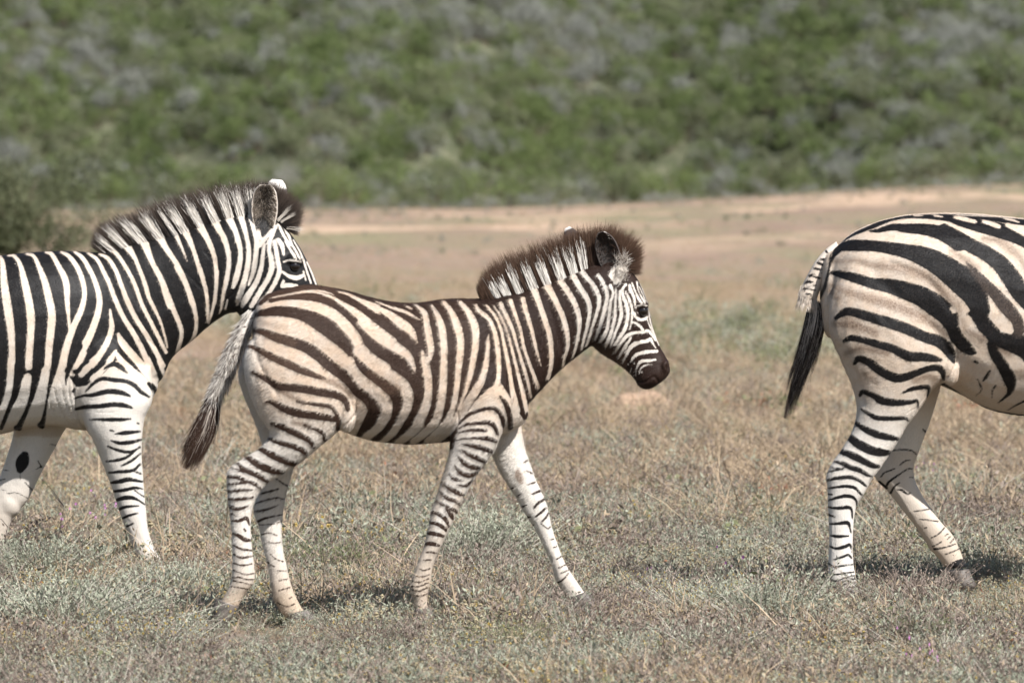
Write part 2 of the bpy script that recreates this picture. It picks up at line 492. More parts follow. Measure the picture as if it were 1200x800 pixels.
# -------- bushes of the slope
def t_bush(r=.9, h=1.6, n=900, mat=None, leaf=.085, lobes=7, twiggy=0., low=.35, name="bush"):
    """uneven crown: lobes around a centre, leaves in each lobe's outer shell, stems below"""
    t = Tpl()
    lc = np.stack([RNG.normal(size=lobes) * r * .42, RNG.normal(size=lobes) * r * .42, U(low, .85, lobes) * h], -1)
    lr = U(.30, .55, lobes) * r
    li = RNG.choice(lobes, n, p=lr ** 2 / (lr ** 2).sum())
    d = unit(RNG.normal(size=(n, 3)))
    rad = lr[li] * (U(.25, 1., n) ** .45) * (1 + .18 * RNG.normal(size=n))
    P = lc[li] + d * rad[:, None] * np.array([1, 1, .85])
    P[:, 2] = np.maximum(P[:, 2], U(.02, .2, n))
    lt = U(.1, .9, lobes)[li]
    t.leaves(P, U(.6, 1.4, n) * leaf, U(.6, 1.2, n) * leaf * .33, mat, np.clip(lt + RNG.normal(size=n) * .2, 0, 1), .4)
    m = 14
    t.blades(disc(m, .12), updirs(m, .5), h * U(.5, .9, m), np.full(m, .018), RNG.normal(size=(m, 3)) * .15, M_BARK, U(0, 1, m))
    if twiggy:
        m = int(twiggy)
        i = RNG.integers(0, lobes, m)
        t.blades(lc[i] + RNG.normal(size=(m, 3)) * .2, updirs(m, .8), U(.2, .6, m), np.full(m, .008), RNG.normal(size=(m, 3)) * .3, M_BUSHX, U(.3, 1, m), 2)
    return t.mesh(name)
BUSH_T = [t_bush(1.0, 1.6, 1100, M_BUSHG), t_bush(.8, 1.3, 900, M_BUSHG), t_bush(1.2, 1.9, 1300, M_BUSHO), t_bush(.8, 1.2, 800, M_BUSHO), t_bush(1.0, 1.5, 900, M_BUSHO, twiggy=120),
          t_bush(.9, 1.4, 600, M_BUSHX, leaf=.07, twiggy=300), t_bush(1.1, 1.6, 700, M_BUSHX, leaf=.075, twiggy=350), t_bush(.6, .8, 500, M_BUSHX, leaf=.07, twiggy=150)]
def foot_y(x): return 312 + 9 * np.sin(x * .11 + .5) + 5 * np.sin(x * .31)
n = 14000
x = U(-36, 36, n); y = foot_y(x) + 2 + U(0, 1, n) * 80
y = np.where(y - foot_y(x) < 9, y + 7. * vnoise(x, x * 0, .28, 2.), y)
v1 = vnoise(x, y, .13, 4.); v2 = vnoise(x, y, .35, 9.)
keep = (v1 * .5 + v2 > -2.)
x, y, v1, v2 = x[keep], y[keep], v1[keep], v2[keep]; n = len(x)
u = U(0, 1, n) + v1 * .5
up_ = sstep(y - foot_y(x), 4, 26)
idx = np.where(u < .10 + .22 * up_, RNG.integers(5, 8, n), np.where(u < .45 + .2 * up_, RNG.integers(2, 5, n), RNG.integers(0, 2, n)))
points_object("hillside_thicket", BUSH_T, np.stack([x, y, terrain_z(x, y) - .05], -1), U(0, 6.28, n), U(.32, .85, n) * (1 + .35 * v2), idx)

n = 1100                                                     # low scrub thinning out over the plain in front of the slope
x = U(-26, 26, n); y = foot_y(x) - 2 - U(0, 1, n) ** 2.2 * 150
idx = RNG.choice([3, 4, 5, 7, 7], n)
points_object("scattered_scrub", BUSH_T, np.stack([x, y, terrain_z(x, y) - .03], -1), U(0, 6.28, n), U(.08, .24, n) * (.6 + 1.1 * sstep(y, 270, 308)), idx)
BIGBUSH = t_bush(1.15, 1.9, 15000, leaf_material("bush_dark", (.05, .06, .03), (.15, .16, .085), .1), leaf=.07, lobes=16, low=.12)
BUSH_T.append(BIGBUSH)
BUSH_KIND = {0: "rounded bright green", 1: "small green", 2: "broad olive", 3: "small olive", 4: "olive with bare twigs", 5: "pale grey leafless", 6: "broad grey twiggy", 7: "low grey"}
def bush(px, base, kind, scale, label, group=None, y=None):
    d = y if y else FPX * CAMH / (base - HZ)
    x = (px - 600) / FPX * d
    o = link(bpy.data.objects.new("bush", BUSH_T[kind]))
    o.location = (x, d, float(terrain_z(x, d)) - .03)
    o.rotation_euler = (0, 0, U(0, 6.28))
    o.scale = (scale, scale, scale * U(.85, 1.1))
    return tag(o, label, "bush", group)
bush(10, 293, 8, 1.0, "grey-green bush at the left edge, nearest of the bushes, above the left zebra's back")
bush(-22, 288, 8, .9, "olive bush cut by the left edge of the photo above the zebra's back")
bush(40, 258, 3, .95, "small olive bush beside the tall one at the left edge")
bush(95, 251, 0, .75, "green bush on the bare ground left of the striped mane")
bush(424, 247, 1, .55, "small round green bush in front of the slope, right of the adult's forelock")
bush(462, 248, 3, .5, "small olive bush at the foot of the slope above the foal's back")
bush(890, 252, 5, .42, "small dark dry stump-like bush alone on the bare plain beyond the slope's foot")
bush(870, 402, 4, .20, "low olive bush on the green patch left of the right zebra's tail")
bush(905, 430, 4, .17, "low grey-green bush close to the dark tail tuft of the right zebra")
bush(800, 436, 3, .13, "tiny olive bush on the plain beyond the foal's muzzle")
for i, (px, kind, sc) in enumerate([(130,0,1.0),(172,4,1.0),(228,2,.9),(285,0,1.1),(330,6,.9),(372,2,.9),(408,0,.9),(505,4,1.0),(556,1,1.1),(600,0,1.0),(655,4,.9),(690,5,.9),(722,2,1.),(768,0,1.05),(800,1,1.),(845,6,.9),(905,2,1.1),(945,0,.9),(1022,0,.85),(1060,4,1.),(1100,2,1.),(1150,0,1.),(1185,4,1.1)]):
    x0 = (px - 600) / FPX * 314
    y0 = float(foot_y(x0)) + 1. - 9. * U() ** 1.5
    lab = {0: "bright green bush in the front row at the foot of the slope", 1: "small green bush in the front row at the foot of the slope", 2: "broad olive bush in the front row at the foot of the slope",
           4: "olive bush with bare twigs in the front row at the foot of the slope", 5: "leafless grey bush in the front row at the foot of the slope", 6: "broad grey twiggy bush in the front row at the foot of the slope"}[kind]
    bush(px, 0, kind, sc, lab, "bushes in the front row of the slope", y=y0)
# ------------------------------------------------------------------ zebras: lofted anatomy fused into one skin, stripes traced
NSEG = 24
def C(ox, oy, s, *pts):
    """a stroke: rows (X, Y, width) measured on an enlargement whose corner is (ox, oy), enlarged s times"""
    return np.array([(ox + p[0] / s, oy + p[1] / s, p[2] / s) for p in pts], float)

def lofted(rings, steps=5, sq=2.15):
    """rings: (ax,ay, bx,by, half_width, lateral_centre). returns verts (px, lat, py) and faces"""
    R = crom(np.asarray(rings, float), steps)
    th = np.linspace(0, 2 * np.pi, NSEG, endpoint=False)
    c, s_ = np.cos(th), np.sin(th)
    cu = np.sign(c) * np.abs(c) ** (2 / sq)
    su = np.sign(s_) * np.abs(s_) ** (2 / sq)
    mid = (R[:, 0:2] + R[:, 2:4]) / 2
    half = (R[:, 0:2] - R[:, 2:4]) / 2
    hw = np.maximum(R[:, 4], 1)
    V = np.empty((len(R), NSEG, 3))
    V[:, :, 0] = mid[:, 0:1] + half[:, 0:1] * cu
    V[:, :, 2] = mid[:, 1:2] + half[:, 1:2] * cu
    V[:, :, 1] = R[:, 5:6] + hw[:, None] * su
    n = len(R)
    verts = np.vstack([V.reshape(-1, 3), V[0].mean(0), V[-1].mean(0)])
    i = np.arange(n - 1)[:, None] * NSEG
    j = np.arange(NSEG)[None, :]
    k = (j + 1) % NSEG
    quads = np.stack([i + j, i + k, i + NSEG + k, i + NSEG + j], -1).reshape(-1, 4)
    jj = np.arange(NSEG); kk = (jj + 1) % NSEG
    c0 = np.stack([np.full(NSEG, n * NSEG), kk, jj], -1)
    b = (n - 1) * NSEG
    c1 = np.stack([np.full(NSEG, n * NSEG + 1), b + jj, b + kk], -1)
    return verts, quads, np.vstack([c0, c1])

def blob(cx, cy, lat, rx, ry, rl):
    """ellipsoid as a loft along x"""
    r = []
    for t in np.linspace(-1, 1, 9):
        q = math.sqrt(max(0, 1 - t * t)) + .02
        r.append((cx + rx * t, cy - ry * q, cx + rx * t, cy + ry * q, rl * q, lat))
    return r

class Frame:
    """photo-pixel side elevation <-> metres in the animal's own space"""
    def __init__(s, px0, gy):
        s.px0, s.gy = px0, gy
        s.s = (gy - HZ) / CAMH
        s.d = FPX / s.s
        s.loc = ((px0 - 600) / s.s, s.d, 0.)
    def to3(s, V):
        V = np.asarray(V, float)
        return np.stack([(V[..., 0] - s.px0) / s.s, V[..., 1] / s.s, (s.gy - V[..., 2]) / s.s], -1)
    def to2(s, P):
        return np.stack([s.px0 + P[:, 0] * s.s, s.gy - P[:, 2] * s.s], -1), P[:, 1] * s.s

def orient(me):
    bm = bmesh.new(); bm.from_mesh(me)
    bmesh.ops.recalc_face_normals(bm, faces=bm.faces)
    bm.to_mesh(me); bm.free()

def skin(name, fr, lofts, voxel, smooth_iter, adapt=0):
    vs, fs, off = [], [], 0
    q3, t3 = [], []
    for r in lofts:
        v, q, t = lofted(r)
        # outward orientation of each closed tube
        c = v.mean(0)
        p = v[q]
        nrm = np.cross(p[:, 1] - p[:, 0], p[:, 2] - p[:, 0])
        mid = p.mean(1)
        ringc = v[:-2].reshape(-1, NSEG, 3).mean(1)
        ri = (q[:, 0] // NSEG)
        if np.einsum('ij,ij->i', nrm, mid - ringc[ri]).sum() < 0:
            q = q[:, ::-1]; t = t[:, ::-1]
        vs.append(v); q3.append(q + off); t3.append(t + off); off += len(v)
    V = fr.to3(np.vstack(vs))
    Q = np.vstack(q3)[:, ::-1]; T = np.vstack(t3)[:, ::-1]     # y axis flips with the row axis
    me = np_mesh(name + "_raw", V, [Q, T])
    ob = bpy.data.objects.new(name + "_raw", me)
    COL.objects.link(ob)
    m = ob.modifiers.new("r", 'REMESH'); m.mode = 'VOXEL'; m.voxel_size = voxel; m.use_smooth_shade = True
    m = ob.modifiers.new("s", 'SMOOTH'); m.factor = .5; m.iterations = smooth_iter
    dg = bpy.context.evaluated_depsgraph_get()
    ev = ob.evaluated_get(dg)
    out = bpy.data.meshes.new_from_object(ev)
    bpy.data.objects.remove(ob); bpy.data.meshes.remove(me)
    out.name = name
    out.polygons.foreach_set("use_smooth", np.ones(len(out.polygons), bool))
    return out

def coords(me):
    a_ = np.empty(len(me.vertices) * 3, np.float32)
    me.vertices.foreach_get("co", a_)
    return a_.reshape(-1, 3).astype(float)

def stroke_sd(P, st, steps=4, pad=9.):
    S = crom(st, steps) if len(st) > 2 else np.asarray(st, float)
    S[:, 2] = np.maximum(S[:, 2], .2)
    m = S[:, 2].max() / 2 + pad
    lo, hi = S[:, :2].min(0) - m, S[:, :2].max(0) + m
    idx = np.where((P[:, 0] > lo[0]) & (P[:, 0] < hi[0]) & (P[:, 1] > lo[1]) & (P[:, 1] < hi[1]))[0]
    if not len(idx): return idx, None
    p = P[idx]
    best = np.full(len(p), -pad)
    for A, B in zip(S[:-1], S[1:]):
        d = B[:2] - A[:2]
        L = max(d @ d, 1e-9)
        t = np.clip(((p - A[:2]) @ d) / L, 0, 1)
        q = p - A[:2] - t[:, None] * d
        best = np.maximum(best, (A[2] + t * (B[2] - A[2])) / 2 - np.sqrt((q * q).sum(1)))
    return idx, best

def poly_sd(P, poly):
    poly = np.asarray(poly, float)
    ins = np.zeros(len(P), bool)
    dist = np.full(len(P), 1e9)
    for A, B in zip(poly, np.roll(poly, -1, 0)):
        d = B - A
        t = np.clip(((P - A) @ d) / max(d @ d, 1e-9), 0, 1)
        q = P - A - t[:, None] * d
        dist = np.minimum(dist, np.sqrt((q * q).sum(1)))
        cr = (A[1] > P[:, 1]) != (B[1] > P[:, 1])
        with np.errstate(divide='ignore', invalid='ignore'):
            x = A[0] + (P[:, 1] - A[1]) / (B[1] - A[1]) * d[0]
        ins ^= cr & (P[:, 0] < x)
    return np.where(ins, 1, -1) * np.minimum(dist, 12)

class Pattern:
    """ordered coat markings: dark / white polygons and strokes on a white ground; side 0 both, -1 near, 1 far"""
    def __init__(s): s.ops = []
    def poly(s, dark, pts, side=0): s.ops.append(('p', dark, np.asarray(pts, float), side))
    def dark(s, *sts, side=0):
        for q in sts: s.ops.append(('s', True, q, side))
    def white(s, *sts, side=0):
        for q in sts: s.ops.append(('s', False, q, side))
    def eval(s, P, lat):
        sd = np.full(len(P), -9.)
        for typ, dark, g, side in s.ops:
            if typ == 'p':
                idx = np.arange(len(P)); v = poly_sd(P, g)
            else:
                idx, v = stroke_sd(P, g)
                if v is None: continue
            if side:
                k = (lat[idx] * side) > 0
                idx, v = idx[k], v[k]
            sd[idx] = np.maximum(sd[idx], v) if dark else np.minimum(sd[idx], -v)
        return sd

def soft_strokes(P, lat, sts, side=0, blur=2.5):
    out = np.zeros(len(P))
    for q in sts:
        idx, v = stroke_sd(P, q)
        if v is None: continue
        val = sstep(v, -blur, blur)
        if side: val = val * ((lat[idx] * side) > 0)
        out[idx] = np.maximum(out[idx], val)
    return out

# ---- hair: thin tapered strips merged into one mesh
def strands(name, mat, root, d1, d2, L, w, segs, attrs, facing=None):
    """root (N,3); d1 direction at the root, d2 direction at the tip (unit); L lengths; w half widths.
    attrs: {name: (N,segs+1) or (N,)}"""
    N = len(root)
    t = np.linspace(0, 1, segs + 1)
    # integrate direction blend
    pts = root[:, None, :] + L[:, None, None] * (d1[:, None, :] * (t - t * t / 2)[None, :, None] + d2[:, None, :] * (t * t / 2)[None, :, None])
    if facing is None:                       # ribbons turned any way, or lying flat with their face to "facing"
        side = RNG.normal(size=(N, 3))
        side -= d1 * (side * d1).sum(1)[:, None]
    else:
        side = np.cross(d1, facing)
    side = unit(side)
    wid = w[:, None] * (1 - t[None, :] ** 2 * .92)
    A = pts + side[:, None, :] * wid[..., None]
    B = pts - side[:, None, :] * wid[..., None]
    V = np.stack([A, B], 2).reshape(-1, 3)
    b = (np.arange(N) * (segs + 1) * 2)[:, None] + np.arange(segs)[None, :] * 2
    F = np.stack([b, b + 1, b + 3, b + 2], -1).reshape(-1, 4)
    me = np_mesh(name, V, F, [mat], smooth=True)
    for k, v in attrs.items():
        v = np.asarray(v, float)
        if v.ndim == 1: v = np.repeat(v[:, None], segs + 1, 1)
        set_attr(me, k, np.repeat(v[..., None], 2, 2).ravel())
    return me

def along(curve, t):
    """points at fraction t (by arc length) of a polyline of rows"""
    c = crom(curve, 8)
    s_ = np.concatenate([[0], np.cumsum(np.linalg.norm(np.diff(c[:, :2], axis=0), axis=1))])
    s_ /= s_[-1]
    return np.stack([np.interp(t, s_, c[:, k]) for k in range(c.shape[1])], -1)

def by_index(curve, t):
    c = crom(curve, 8)
    k = np.linspace(0, 1, len(c))
    return np.stack([np.interp(t, k, c[:, j]) for j in range(c.shape[1])], -1)

def make_mane(fr, parent, mat, roots, tips, pattern, n, half, tipwhite, hw, lean=0., name="mane", reach=6., widen=1.0, wfrac=.6, wlim=(0, 9e9)):
    """roots / tips: matching curves; the white locks carry on the white stripes just below the crest"""
    t = RNG.random(n)
    r2 = by_index(roots, t)
    tt = np.clip(t + RNG.normal(size=n) * .005, 0, 1)
    p2 = by_index(tips, tt)
    lat = RNG.uniform(-1, 1, n) * half
    # near the sides the hair is rooted a little lower down
    dirn = unit(p2 - r2)
    rr = r2 - dirn * (np.abs(lat) / half * RNG.uniform(1., 6., n))[:, None]
    rr += RNG.normal(size=(n, 2)) * .5
    full = p2 - rr
    ln = np.clip(RNG.normal(.90, .11, n), .5, 1.15)
    tip = rr + full * ln[:, None] + RNG.normal(size=(n, 2)) * 1.5
    R3 = fr.to3(np.stack([rr[:, 0], lat, rr[:, 1]], -1))
    T3 = fr.to3(np.stack([tip[:, 0], lat * 1.25 + RNG.normal(size=n) * half * .3, tip[:, 1]], -1))
    d = T3 - R3
    L = np.linalg.norm(d, axis=1)
    u = unit(d)
    j = RNG.normal(size=(n, 3)) * .03
    # white locks
    segs = 5
    tq = np.linspace(0, 1, segs + 1)
    sd = np.full((n, segs + 1), 4.)
    probe = r2 - dirn * reach + RNG.normal(size=(n, 2)) * .35
    white = pattern(probe, lat) < widen
    white &= (r2[:, 0] > wlim[0]) & (r2[:, 0] < wlim[1])
    f = wfrac + RNG.normal(size=n) * .09 - .10 * (np.abs(RNG.normal(size=n)))
    sd = np.where(white[:, None] & (tq[None, :] * ln[:, None] < f[:, None]), -4., 4.)
    fade = np.clip(tq[None, :] * 1.0 + RNG.normal(size=(n, 1)) * .25, 0, 1) * tipwhite
    ob = bpy.data.objects.new(name, strands(name, mat, R3, unit(u + j), unit(u - j + np.array([lean, 0, 0])), L, hw * RNG.uniform(.7, 1.2, n) * np.where(white, 1.5, 1.), segs,
        {"sd": sd, "fade": fade, "warm": np.full(n, .1), "brown": np.zeros(n), "dirt": np.zeros(n)},
        facing=unit(np.stack([RNG.normal(size=n) * .25, np.sign(lat) * np.abs(lat / half) ** .5 + .05, RNG.normal(size=n) * .2 + .15], -1))))
    link(ob, parent)
    return ob

def make_ear(fr, parent, mats, base, tip, wide, lat0, lat1, opening, cup=.55, flat_tip=.0, profile=None, roll=0.):
    """a cupped leaf; base/tip in photo pixels, wide = half width in pixels; opening -1: hollow towards the viewer's side"""
    nu, nv = 26, 17
    b3 = fr.to3(np.array([base[0], lat0, base[1]]))
    t3 = fr.to3(np.array([tip[0], lat1, tip[1]]))
    ax = t3 - b3
    Lr = np.linalg.norm(ax); ax /= Lr
    out = np.array([roll, float(opening), 0.])
    out -= ax * (out @ ax); out /= np.linalg.norm(out)
    sd_ = np.cross(ax, out)
    prof = profile or [(0, .42), (.12, .62), (.3, .88), (.5, 1.), (.68, .98), (.82, .82), (.93, .55), (1., .12)]
    pu = np.array([p[0] for p in prof]); pw = np.array([p[1] for p in prof])
    w = wide / fr.s
    V, U_, VV = [], [], []
    for layer in (0, 1):
        for i in range(nu):
            u = i / (nu - 1)
            wu = np.interp(u, pu, pw) * w
            for j in range(nv):
                v = -1 + 2 * j / (nv - 1)
                ang = v * (1.35 - .5 * u)
                x = math.sin(ang) / math.sin(1.35 - .5 * u) * wu
                dep = (math.cos(ang)) * wu * cup * 1.5
                p = b3 + ax * (u * Lr) + sd_ * x - out * (dep + (0.0 if layer == 0 else .0035))
                if layer: p = p + sd_ * (.003 * v)
                V.append(p); U_.append(u); VV.append(v)
    F = []
    N1 = nu * nv
    for i in range(nu - 1):
        for j in range(nv - 1):
            q = i * nv + j
            F.append((q, q + 1, q + nv + 1, q + nv))
            F.append((N1 + q + nv, N1 + q + nv + 1, N1 + q + 1, N1 + q))
    rim = [i * nv for i in range(nu)] + [(nu - 1) * nv + j for j in range(1, nv)] + [i * nv + nv - 1 for i in range(nu - 2, -1, -1)] + [j for j in range(nv - 2, 0, -1)]
    for a_, b_ in zip(rim, rim[1:] + rim[:1]):
        F.append((a_, N1 + a_, N1 + b_, b_))
    me = np_mesh("ear", V, np.array(F), mats, smooth=True)
    set_attr(me, "u", U_); set_attr(me, "v", np.abs(VV))
    set_attr(me, "layer", np.repeat([0., 1.], N1))
    orient(me)
    me.polygons.foreach_set("use_smooth", np.ones(len(me.polygons), bool))
    ob = link(bpy.data.objects.new("ear", me), parent)
    return ob, (b3, ax, sd_, out, Lr, w, pu, pw)

def ear_fuzz(earinfo, ear, mat, n, length, sd_of, name="ear_hair"):
    b3, ax, sdv, out, Lr, w, pu, pw = earinfo
    u = RNG.uniform(.02, .98, n); v = RNG.uniform(-1, 1, n)
    wu = np.interp(u, pu, pw) * w
    lim = 1.35 - .5 * u
    ang = v * lim
    x = np.sin(ang) / np.sin(lim) * wu
    dep = np.cos(ang) * wu * .8
    root = b3 + ax * (u * Lr)[:, None] + sdv * x[:, None] - out * dep[:, None]
    inward = unit(-sdv * (x / (w + 1e-6))[:, None] * .6 + out * .7 + ax * .55 + RNG.normal(size=(n, 3)) * .25)
    L = length * RNG.uniform(.4, 1.1, n)
    sd = sd_of(u, v)
    me = strands(name, mat, root, inward, unit(inward + ax * .5), L, np.full(n, .0007), 3,
                 {"sd": sd, "fade": np.full(n, .4), "warm": np.full(n, .5), "brown": RNG.uniform(.1, .8, n), "dirt": np.zeros(n)})
    return link(bpy.data.objects.new(name, me), ear)

def make_hoof(fr, parent, mat, rings, name="hoof"):
    v, q, t = lofted(rings, 4, 2.3)
    me = np_mesh(name, fr.to3(v), [q, t], [mat], smooth=True)
    orient(me)
    me.polygons.foreach_set("use_smooth", np.ones(len(me.polygons), bool))
    return link(bpy.data.objects.new(name, me), parent)

def make_eye(fr, parent, mat, x, y, lat, r):
    bm = bmesh.new()
    bmesh.ops.create_uvsphere(bm, u_segments=24, v_segments=16, radius=r / fr.s)
    me = bpy.data.meshes.new("eye"); bm.to_mesh(me); bm.free()
    me.materials.append(mat)
    me.polygons.foreach_set("use_smooth", np.ones(len(me.polygons), bool))
    ob = link(bpy.data.objects.new("eye", me), parent)
    ob.location = fr.to3(np.array([x, lat, y]))
    return ob

def fur(me, fr, parent, mat, n, length, w, keep, names=("sd", "warm", "brown", "dirt", "fade"), lift=.4, name="coat_hair"):
    """short hair lying on the skin, each hair carrying the coat values of the skin under it"""
    co = coords(me)
    nf = len(me.polygons)
    lt = np.empty(nf, np.int32); me.polygons.foreach_get("loop_total", lt)
    ls = np.empty(nf, np.int32); me.polygons.foreach_get("loop_start", ls)
    lv = np.empty(len(me.loops), np.int32); me.loops.foreach_get("vertex_index", lv)
    ar = np.empty(nf, np.float32); me.polygons.foreach_get("area", ar)
    no = np.empty(nf * 3, np.float32); me.polygons.foreach_get("normal", no); no = no.reshape(-1, 3)
    i0, i1, i2 = lv[ls], lv[ls + 1], lv[ls + 2]
    cen = co[i0]
    P2, lat = fr.to2(cen)
    wgt = ar * keep(P2, lat)
    pick = RNG.choice(nf, n, p=wgt / wgt.sum())
    r1, r2 = RNG.random((n, 1)), RNG.random((n, 1))
    root = co[i0[pick]] + (co[i1[pick]] - co[i0[pick]]) * r1 + (co[i2[pick]] - co[i1[pick]]) * r2
    nn = no[pick].astype(float)
    flow = np.tile(np.array([-.75, 0, -.65]), (n, 1)) + RNG.normal(size=(n, 3)) * .22
    flow -= nn * (flow * nn).sum(1)[:, None]
    flow = unit(flow)
    attrs = {}
    for k in names:
        v = np.empty(len(co), np.float32); me.attributes[k].data.foreach_get("value", v)
        attrs[k] = v[i0[pick]] * (1 - r2[:, 0]) + v[i2[pick]] * r2[:, 0]
    attrs["sd"] = attrs["sd"] + RNG.normal(size=n) * .35
    attrs["brown"] = np.clip(attrs["brown"] + RNG.random(n) ** 5 * .5, 0, 1)  # randomly darker hairs imitate the small shadows hairs cast on each other
    attrs["fade"] = np.clip(attrs["fade"] + RNG.random(n) ** 3 * .3, 0, 1)
    L = length * RNG.uniform(.5, 1.15, n)
    hm = strands(name, mat, root, unit(flow + nn * lift), unit(flow + nn * lift * .4), L, np.full(n, w), 2, attrs, facing=unit(nn + RNG.normal(size=(n, 3)) * .22))
    return link(bpy.data.objects.new(name, hm), parent)

def grooves(me, fr, sts, side=0):
    """press wrinkles, tendon lines and muscle edges into the skin: rows (x, y, width), depth in metres"""
    co = coords(me)
    P, lat = fr.to2(co)
    no = np.empty(len(co) * 3, np.float32); me.vertices.foreach_get("normal", no); no = no.reshape(-1, 3)
    d = np.zeros(len(co))
    for st, depth, sd_ in sts:
        idx, v = stroke_sd(P, np.asarray(st, float), pad=10.)
        if v is None: continue
        half = np.asarray(st)[:, 2].max() / 2
        g = np.exp(-(np.maximum(0, half - v) / (half * .9)) ** 2) * depth
        if sd_: g = g * ((lat[idx] * sd_) > 0)
        d[idx] = np.maximum(d[idx], g) if depth > 0 else np.minimum(d[idx], g)
    lump = np.array([mnoise.noise(Vector(c_) * 14) + .5 * mnoise.noise(Vector(c_) * 37) for c_ in co])
    co -= no * (d + lump * .0016)[:, None]
    me.vertices.foreach_set("co", co.astype(np.float32).ravel())
    me.update()
# ------------------------------------------------------------------ the foal
COAT_FOAL = coat_material("foal_coat", (.66, .62, .565), (.62, .475, .355), (.0215, .0105, .0070), (.070, .040, .026), 1.5, .62)
HAIR_FOAL = coat_material("foal_hair", (.80, .76, .70), (.64, .49, .365), (.0215, .0105, .0070), (.085, .048, .030), .5, .6, hair=True)
COAT_ADULT = coat_material("adult_coat", (.68, .645, .595), (.66, .525, .405), (.0082, .0076, .008), (.055, .042, .036), 1.2, .50)
HAIR_ADULT = coat_material("adult_hair", (.82, .77, .70), (.69, .555, .43), (.0075, .0065, .0065), (.105, .075, .058), .4, .55, hair=True)
EYE = simple_material("dark_eye", (.010, .007, .006), .08, .2, 40, .6)
HOOF = simple_material("grey_hoof", (.115, .098, .085), .55, .35, 60, .4, .002)

def ear_material(name, inside, inside2, rim, back, tip=.8):
    k = NT(name)
    u, v, lay = k.attr("u"), k.attr("v"), k.attr("layer")
    vec = k.coord()
    n = k.noise(90, 4, vec, .7)
    c = k.mix(k.rng(n, .35, .7), inside, inside2)
    edge = k.math('MAXIMUM', k.rng(v, .80, .97), k.rng(u, .90, .98))
    c = k.mix(edge, c, rim)
    b = k.mix(k.rng(u, tip, tip + .05), back, (.72, .67, .62))
    b = k.mix(k.rng(u, .2, .28), (.70, .66, .6), b)
    k.l(k.mix(lay, c, b), k.bsdf.inputs["Base Color"])
    k.bsdf.inputs["Roughness"].default_value = .75
    return k.m

def rear_face(P, lat): return np.ones(len(P))

fo = Frame(520, 739)
FOAL_TRUNK = [(298,374,296,396,18,0),(306,350,303,440,40,0),(330,340,325,480,55,0),(360,334,355,500,62,0),(400,339,395,503,63,0),(440,350,430,515,64,0),
    (480,355,475,520,66,0),(520,351,510,519,64,0),(555,350,540,515,57,0),(580,352,572,510,49,0),(600,380,596,506,40,0),(613,420,612,498,26,0),(619,450,618,488,12,0)]
FOAL_NECK = [(556,358,586,492,42,0),(584,347,620,472,35,0),(612,341,644,446,30,0),(643,331,667,425,27,0),(672,319,689,408,26,0),(700,307,702,400,26,0),(720,303,712,392,25,0)]
FOAL_HEAD = [(731,308,706,345,17,0),(742,320,695,372,24,0),(751,333,691,398,27,0),(758,352,702,412,27,0),(762,368,714,420,24,0),(767,388,726,428,19.5,0),
    (774,406,737,437,16.5,0),(781,419,744,445,17,0),(785,431,748,452,18,0),(782,441,756,456,14,0),(775,448,764,455,7,0)]
FOAL_NH = [(310,375,395,375,20,-36),(289,410,422,428,28,-38),(288,438,420,462,31,-38),(295,464,410,490,29,-38),(306,487,392,508,25,-38),(317,506,366,530,20.5,-38),
    (307,522,350,542,17,-38),(290,534,334,553,14,-38),(270,547,318,562,13,-38),(267,560,306,574,13,-38),(268,578,299,586,12,-38),(271,604,295,604,10,-38),
    (273,635,296,635,9.5,-38),(273,665,299,665,10,-38),(270,684,298,682,10.5,-38),(263,697,288,694,9,-38),(258,706,280,709,8.5,-38)]
FOAL_FH = [(290,400,395,380,24,36),(278,435,408,440,30,38),(283,460,398,475,28,38),(292,482,380,505,25,38),(303,510,358,525,21,38),(309,535,347,540,17,38),
    (306,560,340,560,15,38),(299,585,334,582,13,38),(296,602,331,602,13,38),(303,622,329,625,11,38),(308,648,331,648,10,38),(314,672,336,670,9.5,38),
    (318,700,343,695,10.5,38),(326,716,350,710,9.5,38),(334,726,357,720,9,38)]
FOAL_NF = [(545,440,600,440,18,-32),(536,478,597,476,23,-34),(529,508,588,506,23,-34),(526,534,578,530,19,-34),(518,560,558,556,15.5,-34),(511,582,544,580,13,-34),
    (505,600,535,602,12.5,-34),(502,618,526,620,12,-34),(497,638,518,637,10,-34),(490,656,509,657,9,-34),(483,676,505,680,9.5,-34),(481,689,502,692,10,-34),(486,704,501,704,8.5,-34),(487,716,503,714,8.5,-34)]
FOAL_FF = [(555,450,608,450,18,30),(560,490,611,490,21,31),(571,520,612,510,20,31),(579,540,618,535,17,31),(592,564,627,560,14.5,31),(606,586,637,582,13,31),
    (617,606,643,600,12.5,31),(626,620,647,618,11,31),(637,642,654,640,9,31),(646,662,662,660,9,31),(651,680,671,675,10,31),(660,694,680,688,9,31),(668,705,687,698,8.5,31)]
FOAL_EXTRA = [blob(569,462,-38,34,42,20), blob(569,462,34,34,42,20), blob(752,357,-17,9,6,8), blob(752,357,17,9,6,8),
    blob(722,385,-19,22,24,9), blob(722,385,19,22,24,9), blob(726,318,-15,6,9,6), blob(726,318,15,6,9,6), blob(407,478,-38,12,26,20), blob(407,478,38,12,26,20),
    blob(779,429,-12,5,7,6), blob(779,429,12,5,7,6)]

